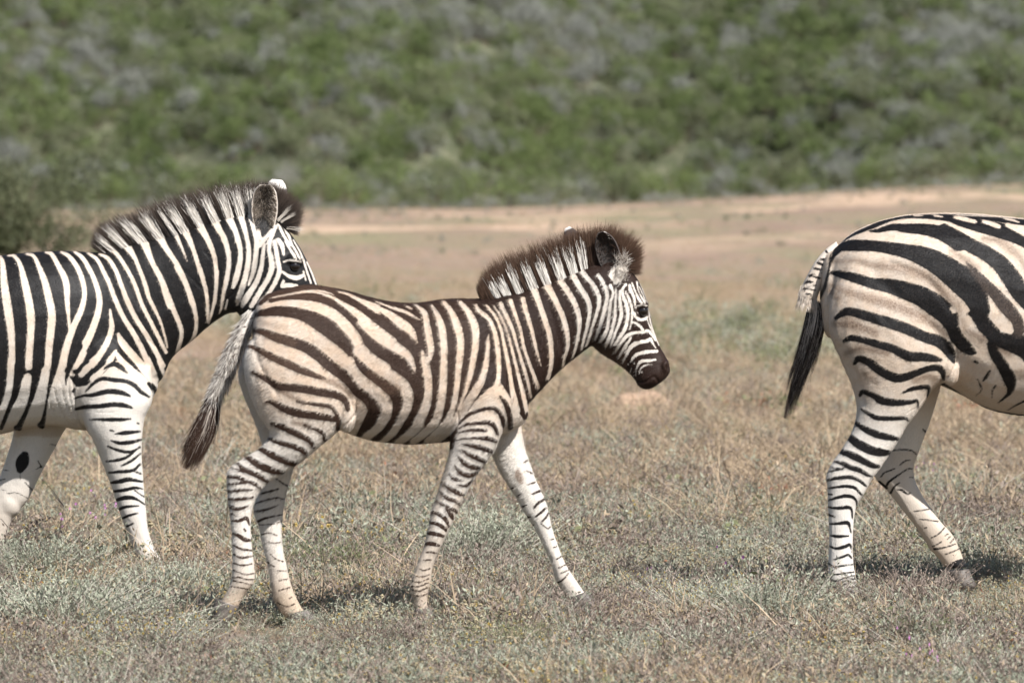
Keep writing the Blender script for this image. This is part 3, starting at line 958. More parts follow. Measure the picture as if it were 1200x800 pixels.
PF = Pattern()
def thin(k, *sts, least=0.): return [np.column_stack([q[:, :2], np.maximum(q[:, 2] * k, least)]) for q in sts]
PF.poly(True, [(446,325),(560,340),(640,300),(735,285),(800,360),(800,480),(740,475),(690,425),(626,470),(623,488),(614,492),(606,480),(598,464),(589,450),(574,452),(556,470),(545,488),(538,498),(532,525),(400,530),(430,520),(446,500)])
c1 = lambda *p: C(260, 320, 5, *p)
c2 = lambda *p: C(400, 340, 5, *p)
c3 = lambda *p: C(260, 420, 5, *p)
c4 = lambda *p: C(400, 400, 5, *p)
c5 = lambda *p: C(540, 320, 5, *p)
L1 = lambda *p: C(230, 500, 5, *p)
L2 = lambda *p: C(230, 600, 5, *p)
Fc = lambda *p: C(460, 480, 5, *p)
Gc = lambda *p: C(460, 580, 4, *p)
E_ = lambda *p: C(700, 330, 10, *p)
M_ = lambda *p: C(700, 400, 10, *p)
# rump and haunch
PF.dark(*thin(1.24, c1((230,175,20),(300,125,30),(450,85,36),(560,75,36),(650,95,34),(720,145,40),(800,195,46),(900,268,60),(1000,325,60),(1060,370,50)),
    c1((640,80,16),(760,110,30),(900,150,40),(1050,185,60)),
    c1((290,158,22),(350,142,30),(450,138,38),(560,140,52),(650,165,62),(720,215,68),(790,285,70),(860,365,80),(940,430,90),(1010,475,92)),
    c1((205,238,24),(300,220,44),(400,222,52),(500,245,60),(590,290,80),(680,350,85),(750,410,82),(790,480,70),(830,560,75),(880,610,82),(950,660,88),(1010,695,85)),
    c4((290,280,82),(340,325,88),(352,400,80),(312,470,58),(250,530,40),(208,585,28)),
    c1((165,325,20),(240,335,32),(330,370,45),(430,400,50),(510,430,55),(580,480,55),(650,540,55),(720,590,55),(770,640,52),(805,690,50)),
    c4((100,285,48),(165,330,58),(195,395,60),(172,460,58),(125,520,34),(95,570,20)),
    c1((155,415,14),(220,440,26),(300,480,36),(400,525,40),(480,560,38),(560,592,26),(610,606,12)),
    c1((190,570,14),(260,605,30),(340,650,38),(420,660,38),(500,670,40),(600,690,40),(680,705,40),(730,740,34),(745,790,22)),
    c3((450,240,12),(540,255,18),(640,270,20),(670,300,20),(690,350,26),(685,405,22)),
    c3((265,245,8),(300,245,24),(380,285,38),(460,310,40),(560,325,38),(640,340,32),(680,350,25)),
    c3((300,370,16),(360,390,30),(450,430,34),(520,470,28),(545,512,16)),
    c3((490,378,12),(550,400,18),(600,430,20),(610,470,18)),
    c3((285,460,16),(340,480,26),(430,505,28),(490,535,28),(500,555,14))), side=0)
PF.white(*thin(.76, c2((-10,10,10),(50,25,13),(100,48,18),(200,95,26),(280,135,48),(350,185,68),(410,230,55),(450,300,8)),
    c2((205,66,5),(300,100,16),(380,125,22),(462,168,8)), c2((385,92,10),(415,106,14)),
    c1((300,142,8),(430,117,13),(540,108,14),(640,135,18),(720,180,32),(800,235,55),(900,320,72),(1000,395,75)),
    c2((130,180,72),(220,260,82),(320,322,74),(392,372,56),(425,430,34),(437,478,5)),
    c1((240,200,26),(340,172,30),(440,165,34),(560,182,42),(650,225,62),(720,290,78),(790,370,74),(820,440,78),(880,500,88),(960,550,92)),
    c2((110,350,84),(200,425,92),(290,490,92),(370,550,90),(398,620,78),(385,690,66),(355,750,56)), c4((345,470,56),(300,535,56),(240,590,40)),
    c1((760,500,50),(800,600,62),(870,660,80)), c2((0,360,60),(60,430,62),(110,500,70),(190,570,84),(265,640,82),(268,720,78),(225,800,60)), c4((225,500,56),(150,570,40))))
# trunk
PF.white(*thin(.87, c2((440,85,12),(490,130,34),(505,200,40),(520,280,45),(530,350,38),(516,405,22)),
    c2((478,345,10),(492,400,44),(508,480,50),(515,560,50),(505,650,56),(480,720,62),(455,770,66)), c4((460,480,66),(400,540,58),(335,590,48)),
    c2((530,85,12),(570,150,34),(595,230,45),(605,330,45),(605,430,45),(600,530,50),(590,640,50),(565,740,56)), c4((580,400,50),(550,470,58),(490,530,54),(425,585,45)),
    c2((605,72,24),(645,120,34),(680,200,50),(700,280,45),(700,360,45),(690,450,40),(680,550,35),(665,650,35),(640,740,40)), c4((660,370,33),(630,450,42),(570,520,46),(505,580,38)),
    c2((700,70,24),(750,130,40),(785,210,50),(790,300,42),(775,400,40),(755,500,34),(725,600,20),(690,690,16),(670,760,22)), c4((690,400,14),(665,470,52),(600,545,54),(545,585,40)),
    c2((864,255,5),(860,330,25),(850,430,35),(820,530,45),(770,610,55),(720,690,50),(695,770,36)),
    c2((790,85,16),(810,118,26),(870,170,25),(905,260,30),(920,360,30),(925,460,28),(915,540,32),(870,600,42),(800,670,58),(740,740,50),(700,800,36)),
    c2((935,545,16),(955,595,25),(972,632,12)),
    c5((150,185,12),(200,245,18),(235,320,18),(255,410,20),(280,530,25),(295,640,28),(310,720,38),(330,800,42)),
    c5((195,190,8),(240,260,12),(280,360,15),(310,480,18),(340,600,22),(365,700,28),(385,800,26)),
    c5((235,175,24),(270,250,25),(305,330,22),(330,420,18),(360,520,20),(390,620,20),(412,725,14)),
    c5((292,160,28),(320,240,22),(350,330,20),(370,430,20),(400,520,20),(430,600,22),(457,668,20)),
    c5((365,150,30),(385,230,28),(410,310,25),(430,390,20),(450,470,15),(470,540,5)),
    c5((432,100,44),(465,190,35),(495,280,35),(520,360,32),(530,450,30),(530,530,28),(513,615,20)),
    c5((510,78,46),(560,170,35),(600,260,35),(625,360,28),(625,430,22),(610,490,18),(597,548,14)),
    c5((575,20,44),(590,50,40),(630,110,38),(670,180,35),(695,270,28),(690,350,22),(675,430,16),(658,488,12)),
    c5((640,-20,40),(690,70,35),(735,140,32),(755,200,28),(745,290,22),(725,370,18),(708,445,14)),
    c5((700,-30,34),(730,15,30),(785,80,28),(810,150,28),(800,220,22),(775,300,20),(755,370,18),(735,425,14)),
    c5((805,10,24),(830,50,24),(855,110,22),(850,180,22),(830,260,22),(805,340,20),(785,390,10))))
# face
PF.poly(False, [(721,286),(729,290),(733,302),(737,316),(732,320),(728,330),(724,336),(719,331),(713,323),(716,316),(722,308)])
PF.dark(E_((180,15,20),(225,45,22),(250,10,18)), E_((235,75,14),(262,62,12)))
PF.white(E_((65,10,33),(110,110,38),(115,180,34),(85,280,30),(65,400,38),(40,500,40),(0,600,32)),
    E_((150,40,36),(185,130,25),(160,210,28),(145,320,34),(130,440,35),(110,560,40),(60,660,38),(30,705,16)),
    E_((215,90,24),(215,170,22),(208,280,28),(205,400,34),(180,520,35),(150,620,40),(110,720,34),(95,765,16)),
    E_((262,100,18),(262,200,28),(275,310,38),(280,390,40),(255,480,34),(215,580,28),(180,680,22),(155,745,14)),
    E_((330,30,30),(290,95,28),(310,190,35),(340,270,40),(355,370,40),(345,460,40),(315,560,40),(250,660,35),(200,735,32)),
    E_((330,110,16),(365,190,28),(400,290,25),(405,360,25),(400,440,22),(390,500,18),(375,555,10)),
    E_((408,345,20),(430,370,32),(450,410,28),(500,440,35),(560,430,35),(585,412,22)),
    E_((410,468,22),(460,490,28),(510,530,30),(538,572,26)),
    E_((375,40,28),(385,90,40),(415,150,30),(435,220,25),(445,290,18),(460,335,16),(490,372,12)),
    E_((405,10,14),(430,80,18),(455,140,18),(490,210,28),(518,248,18)), E_((465,0,20),(470,60,12),(490,130,12),(530,200,16),(558,252,12)),
    E_((490,60,9),(525,130,10),(562,222,12)), E_((500,15,8),(545,120,9),(572,190,9),(586,240,8)),
    E_((462,282,12),(520,268,14),(582,280,10)), E_((600,320,13),(612,420,13),(640,530,15),(680,640,15),(722,742,12)), E_((583,440,12),(610,510,14),(650,590,14),(692,682,12)),
    E_((625,380,8),(655,480,8),(700,600,8),(742,722,8)),
    E_((220,795,28),(270,720,30),(330,640,40),(400,600,36),(470,590,28),(540,585,35),(590,570,30),(640,620,28),(682,684,22)),
    E_((305,795,28),(350,720,28),(392,648,24)), E_((370,790,30),(430,735,40),(500,705,40),(580,690,40),(620,670,35),(650,720,20),(682,772,14)),
    M_((265,10,28),(220,100,22),(205,140,10)), M_((340,20,28),(300,90,28),(260,170,20),(248,198,8)),
    M_((440,20,50),(380,70,40),(340,150,28),(298,245,16)), M_((695,112,32),(600,115,42),(520,130,40),(450,155,35),(410,200,25),(388,238,14)),
    M_((682,210,18),(600,220,34),(520,225,35),(480,260,25),(458,315,14)), M_((650,268,8),(560,275,15),(510,310,18),(490,358,18)),
    M_((520,352,14),(522,360,14)), M_((360,260,16),(360,270,16)), M_((430,245,16),(432,258,16)), M_((397,308,10),(385,362,8)), M_((450,330,7),(450,402,7)))
PF.dark(E_((470,330,50),(525,335,95),(560,335,85)))
# legs
NEAR = [c3((230,520,22),(300,555,34),(380,590,34),(442,612,26)), c3((165,575,28),(220,610,34),(300,645,34),(372,660,18)),
    c3((100,605,12),(140,640,26),(200,665,28),(260,700,24),(278,715,12)), c3((60,630,7),(130,652,12)),
    c3((30,680,14),(100,685,20),(150,705,16),(200,725,20),(238,757,12)), c3((38,725,12),(100,720,14),(160,712,14)),
    L1((190,370,12),(260,360,16),(330,358,14)), L1((192,410,12),(260,412,18),(338,402,12)), L1((195,455,20),(250,470,18),(306,455,12)), L1((200,490,10),(240,515,5)),
    L1((212,540,12),(260,540,16),(300,525,18),(316,565,7)), L1((215,615,8),(250,625,18),(290,650,22),(324,655,12)), L1((220,682,6),(270,705,12),(332,715,9)),
    L1((220,735,6),(270,755,12),(332,748,9)), L2((222,290,6),(280,300,10),(332,292,7)), L2((224,330,5),(290,352,8),(342,350,5)),
    L2((222,372,9),(260,370,10),(300,382,8),(342,385,5)), L2((224,390,8),(270,400,8),(332,415,5)), L2((215,425,5),(260,430,6),(305,440,5)),
    L1((288,590,12),(296,602,8))]
NEARF = [c4((690,475,8),(750,420,16),(810,395,18),(880,380,20),(920,400,24),(945,440,24),(952,490,16)), c4((930,312,10),(960,350,24),(985,420,26),(992,500,26)),
    c4((690,502,7),(740,475,14),(800,470,18),(860,465,24),(900,490,24),(916,532,16)), c4((680,527,6),(760,510,14),(850,512,18)),
    Fc((350,175,6),(420,160,9),(500,155,14),(560,160,24),(607,176,18)), Fc((408,190,8),(470,200,22),(530,215,26),(580,236,20)),
    Fc((403,222,8),(450,250,22),(500,275,26),(548,297,18)), Fc((385,260,8),(420,300,24),(470,325,26),(518,330,16)), Fc((365,318,8),(400,355,22),(450,375,24),(504,358,12)),
    Fc((328,360,8),(365,395,20),(418,406,8)), Fc((378,430,8),(430,435,16),(474,398,8)), Fc((285,408,8),(330,445,22),(380,475,24),(422,492,12)),
    Fc((272,463,8),(320,505,20),(370,525,20),(397,548,12)), Fc((252,520,10),(300,545,18),(330,560,14),(365,580,20),(380,598,10)), Fc((315,568,10),(345,610,22),(354,634,10)),
    Fc((220,585,12),(270,600,20),(310,630,22),(332,674,12)), Fc((218,652,14),(270,662,20),(305,685,20),(317,703,10)), Fc((210,712,18),(255,718,22),(298,732,16)),
    Fc((198,775,16),(235,775,22),(272,786,14)), Gc((163,220,9),(190,218,14),(217,229,7)), Gc((160,260,6),(185,260,9),(207,266,5)), Gc((148,297,5),(180,295,7)),
    Gc((130,340,4),(150,345,5),(178,336,4)), Gc((108,370,4),(140,375,5),(174,364,4)), Gc((93,395,6),(125,400,6),(172,384,4)), Gc((88,420,7),(125,420,6),(168,403,5)), Gc((90,436,7),(130,440,7),(166,425,5)), Gc((95,460,5),(130,465,6),(162,455,4))]
FARH = [L1((460,305,10),(535,357,9)), L1((380,395,12),(430,380,11),(478,367,6)), L1((345,452,7),(400,435,9),(460,420,10),(514,430,7)), L1((335,500,9),(400,490,13),(473,464,8)),
    L1((355,562,14),(400,540,12),(500,520,5)), L2((365,80,8),(440,75,6),(494,60,5)), L2((372,140,7),(420,128,6),(468,142,4)), L2((412,180,4),(450,188,6),(487,182,5)),
    L2((430,253,4),(460,280,7),(503,296,6)), L2((408,300,4),(452,326,5)), L2((468,350,4),(522,352,5)), L2((480,407,4),(527,400,5)), L2((478,466,4),(542,448,4)),
    L2((540,515,6),(555,505,5)), L2((470,540,4),(530,560,4),(570,545,4))]
FARF = [Fc((732,362,24),(742,395,46),(755,428,24)), Fc((770,312,7),(792,300,9)), Fc((788,360,5),(818,377,7)), Fc((790,442,8),(834,430,11)), Fc((818,496,9),(862,481,15)),
    Fc((828,582,9),(855,550,16),(888,530,12)), Fc((838,632,9),(870,605,14),(898,580,12)), Fc((873,662,7),(900,635,12),(914,608,7)), Fc((868,670,7),(910,700,8),(925,690,7)),
    Fc((695,465,10),(706,463,6)), Fc((733,511,11),(757,495,5)), Fc((763,571,12),(788,561,7)), Fc((788,636,13),(808,631,7)), Fc((818,683,9),(830,680,5)),
    Gc((742,212,5),(756,210,5)), Gc((755,250,4),(770,245,4)), Gc((770,305,4),(795,290,4)), Gc((780,345,5),(815,330,5)), Gc((790,370,5),(830,355,5)), Gc((765,420,7),(800,400,7),(825,370,6))]
PF.dark(*thin(1.25, *NEAR, *NEARF, least=1.9), side=-1)
PF.dark(*thin(1.15, *FARH, *FARF[1:], least=1.8), side=1)
FOAL_BROWN = [c1((600,610,24),(680,640,34),(760,700,20)), c1((300,640,24),(400,700,24),(480,745,20)), c3((430,360,20),(520,380,24)), c4((250,230,60),(340,270,40))]
FOAL_FADE = [c1((155,415,30),(300,480,48),(400,525,48),(600,606,30)), c1((165,325,30),(330,370,54),(430,400,54)), c1((230,150,50),(400,90,60),(560,75,60),(650,95,50)), c4((180,180,60),(300,260,90)), c5((600,330,30),(610,340,30))]

def coat_values(me, fr, P, lat, sd, brown, fade, warm, dirt):
    set_attr(me, "sd", sd); set_attr(me, "brown", brown); set_attr(me, "fade", fade); set_attr(me, "warm", warm); set_attr(me, "dirt", dirt)

def finish_zebra(name, me, mat, parent):
    me.materials.clear(); me.materials.append(mat)
    return link(bpy.data.objects.new(name, me), parent)

def zebra_root(name, fr, label, group=None):
    o = bpy.data.objects.new(name, None)
    o.empty_display_size = .3
    COL.objects.link(o)
    o.location = fr.loc
    tag(o, label, "zebra", group)
    return o

def snout(me, fr, nx, ny, r, mouth, depth):
    """press the nostril and the mouth line into the skin (both sides)"""
    co = coords(me)
    P, lat = fr.to2(co)
    no = np.empty(len(co) * 3, np.float32); me.vertices.foreach_get("normal", no); no = no.reshape(-1, 3)
    q = ((P[:, 0] - nx) / r) ** 2 + ((P[:, 1] - ny) / (r * 1.7)) ** 2
    d = np.exp(-q * 1.6) * depth * 1.5 - np.exp(-((np.sqrt(q) - 1.5) / .5) ** 2) * depth * .5
    idx, v = stroke_sd(P, np.asarray(mouth, float))
    if v is not None:
        d[idx] = np.maximum(d[idx], sstep(v, -1.2, .6) * depth)
    co -= no * d[:, None]
    me.vertices.foreach_set("co", co.astype(np.float32).ravel())
    me.update()

def build_foal():
    root = zebra_root("zebra_foal", fo, "brown-striped young zebra foal with fuzzy mane walking between the two adult zebras")
    me = skin("body", fo, [FOAL_TRUNK, FOAL_NECK, FOAL_HEAD, FOAL_NH, FOAL_FH, FOAL_NF, FOAL_FF] + FOAL_EXTRA, .0046, 9)
    snout(me, fo, 781.5, 430, 2.6, [(748,446,2),(756,447,2),(766,441,2),(772,447,1.4)], .004)
    grooves(me, fo, [(c4((95,320,8),(85,420,9),(20,490,7)), .006, -1), (c4((165,340,12),(172,430,12),(120,500,10)), .003, -1), (c4((688,405,10),(690,500,11),(640,600,9)), .006, -1),
        (c1((180,330,40),(230,520,40),(330,690,40)), .004, -1), (L1((285,480,14),(290,600,14),(300,780,14)), .0015, -1), (Fc((560,140,30),(480,330,30),(400,520,30)), -.002, -1),
        (c5((90,560,60),(200,420,50),(330,330,40)), .003, -1), (E_((350,480,40),(420,560,40),(560,700,40)), .002, 0), (c5((620,540,30),(560,330,40),(520,180,30)), .0025, -1)])
    P, lat = fo.to2(coords(me))
    sd = PF.eval(P, lat)
    brown = np.maximum(soft_strokes(P, lat, FOAL_BROWN), soft_strokes(P, lat, [FARF[0]], side=1, blur=1.5))
    fade = np.maximum(np.maximum(soft_strokes(P, lat, FOAL_FADE, blur=4), .8 * sstep(P[:, 1], 372, 345) * sstep(P[:, 0], 440, 380)), .35 * sstep(P[:, 0], 600, 560))
    fade = np.where(P[:, 0] > 560, sstep(P[:, 1], 396, 425) * (P[:, 0] < 735) * (P[:, 0] > 690) * .9, fade)
    warm = .95 * sstep(P[:, 1], 540, 450) * sstep(P[:, 0], 282, 320) + .15
    warm *= 1 - .75 * sstep(P[:, 0], 640, 700)
    dirt = sstep(P[:, 1], 610, 700) * .30 + .5 * sstep(P[:, 1], 655, 715) * (P[:, 0] < 370)
    belly = sstep(P[:, 1], 505, 518) * (P[:, 0] > 410) * (P[:, 0] < 545) * (np.abs(lat) < 45)  # tan tint along the underside of the belly
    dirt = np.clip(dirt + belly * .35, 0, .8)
    coat_values(me, fo, P, lat, sd, brown, fade, warm, dirt)
    body = finish_zebra("body", me, COAT_FOAL, root)
    fur(me, fo, root, HAIR_FOAL, 200000, .0125, .00040, lambda P, lat: np.where(P[:, 1] > 600, .25, 1.) * np.where((P[:, 0] > 735), .12, 1.) * np.where((P[:, 0] > 600) & (P[:, 0] <= 735), .5, 1.), lift=.42)
    roots = [(566,355),(586,353),(612,347),(643,337),(672,325),(695,314),(712,309),(726,311),(735,318)]
    tips = [(559,337),(568,318),(592,300),(624,288),(656,276),(690,266),(722,265),(752,286),(751,322)]
    make_mane(fo, root, HAIR_FOAL, roots, tips, PF.eval, 13000, 8.5, 1.3, .00055, wfrac=.66, wlim=(580, 703), widen=1.3)
    em = ear_material("foal_ear", (.012, .009, .008), (.045, .032, .026), (.05, .04, .035), (.05, .035, .03), .93)
    prof = [(0,.45),(.12,.70),(.3,.95),(.5,1.),(.68,.93),(.82,.76),(.92,.5),(1.,.16)]
    e1, info = make_ear(fo, root, [em], (719,321), (704,272), 13.0, -17, -23, -1, .5, profile=prof, roll=-.15)
    ear_fuzz(info, e1, HAIR_FOAL, 500, .018, lambda u, v: np.where((np.abs(v) > .85) & (u > .75), -4., 4.))
    n = 420
    rt = np.stack([RNG.uniform(719, 735, n), RNG.uniform(300, 330, n)], -1)
    R3 = fo.to3(np.stack([rt[:, 0], np.full(n, -16.) - RNG.uniform(0, 5, n), rt[:, 1]], -1))
    dd = unit(np.stack([RNG.normal(.25, .4, n), RNG.normal(-.5, .3, n), RNG.normal(.5, .5, n)], -1))
    link(bpy.data.objects.new("temple_hair", strands("temple_hair", HAIR_FOAL, R3, dd, dd, RNG.uniform(.012, .035, n), np.full(n, .0005), 3,
        {"sd": np.where(RNG.random(n) < .9, -4., 4.), "fade": np.full(n, .4), "warm": np.full(n, .3), "brown": RNG.uniform(0, .3, n), "dirt": np.zeros(n)})), root)
    e2, info = make_ear(fo, root, [em], (690,322), (665,267), 11.0, 17, 26, 1, .5, profile=prof)
    make_eye(fo, root, EYE, 753.0, 364.0, -18.2, 6.2)
    make_eye(fo, root, EYE, 753.0, 364.0, 18.2, 6.2)
    make_hoof(fo, root, HOOF, [(254,699,281,709,9.5,-38),(251,707,279,713,10,-38),(251,717,274,720,10.5,-38),(251,727,269,729,10,-38),(254,737,268,738,8.5,-38)])
    make_hoof(fo, root, HOOF, [(332,722,358,716,9.5,38),(338,730,366,722,11,38),(345,743,378,741,12.5,38)])
    make_hoof(fo, root, HOOF, [(486,712,504,710,9.5,-34),(484,722,509,720,11,-34),(482,742,512,742,12.5,-34)])
    make_hoof(fo, root, HOOF, [(666,702,688,694,9.5,31),(672,712,697,704,11,31),(678,738,712,736,12.5,31)])
    # tail: a dock with short hair, and the dark switch of long hair
    dock = [(292,368,303,360,6,0),(283,380,297,379,9.5,0),(273,398,290,394,10.5,0),(264,418,281,416,10.5,0),(256,440,270,438,9.5,0),(249,458,261,458,7,0),(244,472,255,474,4,0)]
    v, q, t = lofted(dock, 5)
    tm = np_mesh("tail", fo.to3(v), [q, t], [HAIR_FOAL], smooth=True)
    orient(tm)
    tP, tl = fo.to2(coords(tm))
    bars = Pattern()
    for (x, y) in ((291,372),(285,383),(280,391),(276,400),(273,407),(270,416),(267,426),(262,436)):
        bars.dark(np.array([(x - 6, y - 3, 1.6), (x, y - .5, 2.6), (x + 9, y + 3, 3.2)]))
    tsd = bars.eval(tP, tl)
    for k, vv in (("sd", tsd), ("warm", np.full(len(tP), .25)), ("brown", np.zeros(len(tP))), ("dirt", np.zeros(len(tP))), ("fade", np.full(len(tP), .6))):
        set_attr(tm, k, vv)
    tail = link(bpy.data.objects.new("tail", tm), root)
    # dock fuzz
    spine = [(297,364),(290,380),(281,396),(272,417),(263,439),(254,459),(247,476)]
    n = 7000
    t_ = RNG.random(n) ** .85
    c = along(spine, t_)
    cn = along(spine, np.clip(t_ + .03, 0, 1.0)) - along(spine, np.clip(t_ - .03, 0, 1.0))
    dx = unit(cn)
    per = np.stack([-dx[:, 1], dx[:, 0]], -1)
    off = RNG.uniform(-1, 1, n)
    rad = np.interp(t_, [0, .2, .5, .8, 1], [6, 9, 10, 8.5, 5])
    r2 = c + per * (off * rad)[:, None]
    lat = -np.sqrt(np.clip(1 - off ** 2, 0, 1)) * rad * .95 * np.where(RNG.random(n) < .75, 1, -1)
    D = np.stack([dx[:, 0] + per[:, 0] * off * .35, lat / 40., -(dx[:, 1] + per[:, 1] * off * .35)], -1)
    D = unit(D + RNG.normal(size=(n, 3)) * .16)
    s2 = bars.eval(r2, lat)
    s2 = np.where(RNG.random(n) < np.interp(t_, [0, .6, .85, 1], [.06, .15, .35, .8]), 4., s2 + RNG.normal(size=n) * .5)
    m = strands("tail_hair", HAIR_FOAL, fo.to3(np.stack([r2[:, 0], lat, r2[:, 1]], -1)), D, D, RNG.uniform(.018, .042, n), np.full(n, .0006), 3,
                {"sd": s2, "warm": np.full(n, .12), "brown": RNG.uniform(0, .35, n), "dirt": np.zeros(n), "fade": RNG.uniform(0, .8, n)})
    link(bpy.data.objects.new("tail_hair", m), tail)
    switch(fo, tail, HAIR_FOAL, [(258,448),(250,470),(240,500),(228,525),(217,549)], [5,9,13,14,12], 5200, .0005, [(-.1,.25,.22),(.05,.07,.6)], 9, white=.10)

def switch(fr, parent, mat, spine, width, n, hw, streaks, spread, fade=1.2, name="tail_tuft", white=.03):
    """long hairs running down a curve in clumps; every hair keeps its lane and ends at its own length.
    streaks: (lane, half width, end) of pale locks"""
    segs = 12
    sp = crom(spine, 6)
    wd = crom(np.array([(w,) for w in width], float), 6)[:, 0]
    nc = 46
    cl_lane = RNG.uniform(-1, 1, nc); cl_len = np.clip(RNG.normal(.84, .13, nc) - .16 * np.abs(cl_lane), .45, 1.0); cl_bend = RNG.normal(size=nc)
    c = RNG.integers(0, nc, n)
    tq = np.linspace(0, 1, segs + 1)
    gather = tq[None, :] ** 1.4
    lane0 = RNG.uniform(-1, 1, n); 
    c = np.argmin(np.abs(lane0[:, None] + RNG.normal(size=(n, nc)) * .16 - cl_lane[None, :]), 1)
    lane = lane0[:, None] * (1 - gather) + (cl_lane[c][:, None] + RNG.normal(size=(n, 1)) * .07) * gather
    lane2 = np.sqrt(np.clip(1 - lane0 ** 2, .02, 1)) * RNG.uniform(-1, 1, n)
    t0 = RNG.uniform(0, .25, n); t1 = np.clip(cl_len[c] + RNG.normal(size=n) * .07, .4, 1.04)
    T = t0[:, None] + (t1 - t0)[:, None] * tq[None, :]
    k = np.linspace(0, 1, len(sp))
    X = np.interp(T, k, sp[:, 0]); Y = np.interp(T, k, sp[:, 1]); W = np.interp(T, k, wd)
    dX, dY = np.gradient(sp[:, 0]), np.gradient(sp[:, 1])
    ln = np.hypot(dX, dY); nx, ny = np.interp(T, k, -dY / ln), np.interp(T, k, dX / ln)
    wild = np.where(RNG.random(n) < .10, RNG.normal(size=n) * 7, RNG.normal(size=n) * .8)[:, None] * tq[None, :] ** 2
    wob = wild + cl_bend[c][:, None] * 1.6 * tq[None, :] ** 2 + np.sin(T * 8 + RNG.uniform(0, 6, (n, 1))) * .5
    X = X - (lane * W + wob) * nx
    Y = Y - (lane * W + wob) * ny
    La = lane2[:, None] * W * .75
    P3 = fr.to3(np.stack([X, La, Y], -1))
    sidev = np.array([1., 0, .3]) / np.linalg.norm([1., 0, .3])
    side = sidev[None, None, :] * (hw * (1 - tq ** 2 * .8))[None, :, None]
    V = np.stack([P3 + side, P3 - side], 2).reshape(-1, 3)
    b = (np.arange(n) * (segs + 1) * 2)[:, None] + np.arange(segs)[None, :] * 2
    F = np.stack([b, b + 1, b + 3, b + 2], -1).reshape(-1, 4)
    me = np_mesh(name, V, F, [mat], smooth=True)
    wend = np.where(RNG.random(n) < white, RNG.uniform(.3, 1, n), 0.)
    for (l0, hwid, end) in streaks:
        hit = (np.abs(lane0 - l0) < hwid * RNG.uniform(.5, 1.2, n)) & (RNG.random(n) < .85)
        wend = np.where(hit, np.maximum(wend, end * RNG.uniform(.6, 1.1, n)), wend)
    sd = np.where(T < wend[:, None], -4., 4.)
    ex = lambda v: np.repeat(np.broadcast_to(v, (n, segs + 1))[..., None], 2, 2).ravel()
    set_attr(me, "sd", ex(sd)); set_attr(me, "fade", ex(RNG.uniform(0, 1, (n, 1)) ** 2 * fade * (.25 + .75 * tq[None, :]))); set_attr(me, "warm", ex(np.full((n, 1), .5)))
    set_attr(me, "brown", ex(RNG.uniform(0, .6, (n, 1)))); set_attr(me, "dirt", ex(np.zeros((n, 1))))
    return link(bpy.data.objects.new(name, me), parent)
# ------------------------------------------------------------------ the two adults
fr_R = Frame(1180, 700)
fr_L = Frame(0, 682)
def map_rings(rings, fx, fy, k):
    return [(fx(a_), fy(b_), fx(c_), fy(d_), w * k, l * k) for a_, b_, c_, d_, w, l in rings]
KRX, KRY = 1.2, 1.125
fRx = lambda x: 968 + (x - 287) * KRX
fRy = lambda y: 700 - (732 - y) * KRY

R_TRUNK = [(970,298,968,345,20,0),(984,285,976,400,46,0),(1004,270,998,430,64,0),(1040,256,1040,440,76,0),(1080,250,1085,447,82,0),(1120,249.5,1116,457,86,0),(1160,251.5,1160,480,89,0),
    (1200,256,1200,487,90,0),(1250,262,1250,490,88,0),(1300,262,1300,482,80,0),(1335,264,1330,472,66,0),(1362,300,1356,455,48,0),(1374,345,1372,440,30,0),(1381,380,1380,425,12,0)]
R_NH = [(992,310,1092,330,24,-44),(972,345,1121,385,38,-46),(970,385,1121,420,41,-46),(983,420,1110,440,37,-46),(996,450,1090,457,31,-46),(1002,474,1075,479,25,-46),
    (999,498,1061,498,20.5,-46),(989,518,1048,520,18,-46),(973,542,1031,546,16.5,-46),(967,556,1020,560,16,-46),(968,572,1011,577,15,-46),(969,600,1001,596,12.5,-46),
    (970,630,998,630,11.5,-46),(969,655,998.5,655,11.5,-46),(968.5,674,1001,672,12.5,-46),(973,688,1003,687,11.5,-46)]
R_FH = [(990,395,1095,370,30,44),(1000,440,1106,440,34,46),(1028,470,1099,474,27,46),(1044,500,1090,502,22,46),(1035,526,1081,526,18,46),(1026,548,1074,545,16.5,46),
    (1028,562,1074,560,16,46),(1041,576,1079,574,14.5,46),(1055,594,1090,593,13,46),(1070,612,1105,613,12,46),(1084,632,1119,628,12,46),(1093,646,1127,645,13,46),(1103,657,1132,657,12.5,46),(1111,668,1137,667,12.5,46)]
R_EXTRA = [blob(973,345,0,12,50,36), blob(1110,425,-50,14,26,22), blob(1110,425,50,14,26,22)] + [[tuple(v) for v in map_rings(b, fRx, fRy, 1.15)] for b in FOAL_EXTRA[:2] + FOAL_EXTRA[4:8]]
PR = Pattern()
r1 = lambda *p: C(920, 240, 5, *p)
r2 = lambda *p: C(1000, 240, 5, *p)
r3 = lambda *p: C(940, 360, 5, *p)
r4 = lambda *p: C(1040, 360, 6.25, *p)
r5 = lambda *p: C(950, 480, 5, *p)
r6 = lambda *p: C(950, 560, 5, *p)
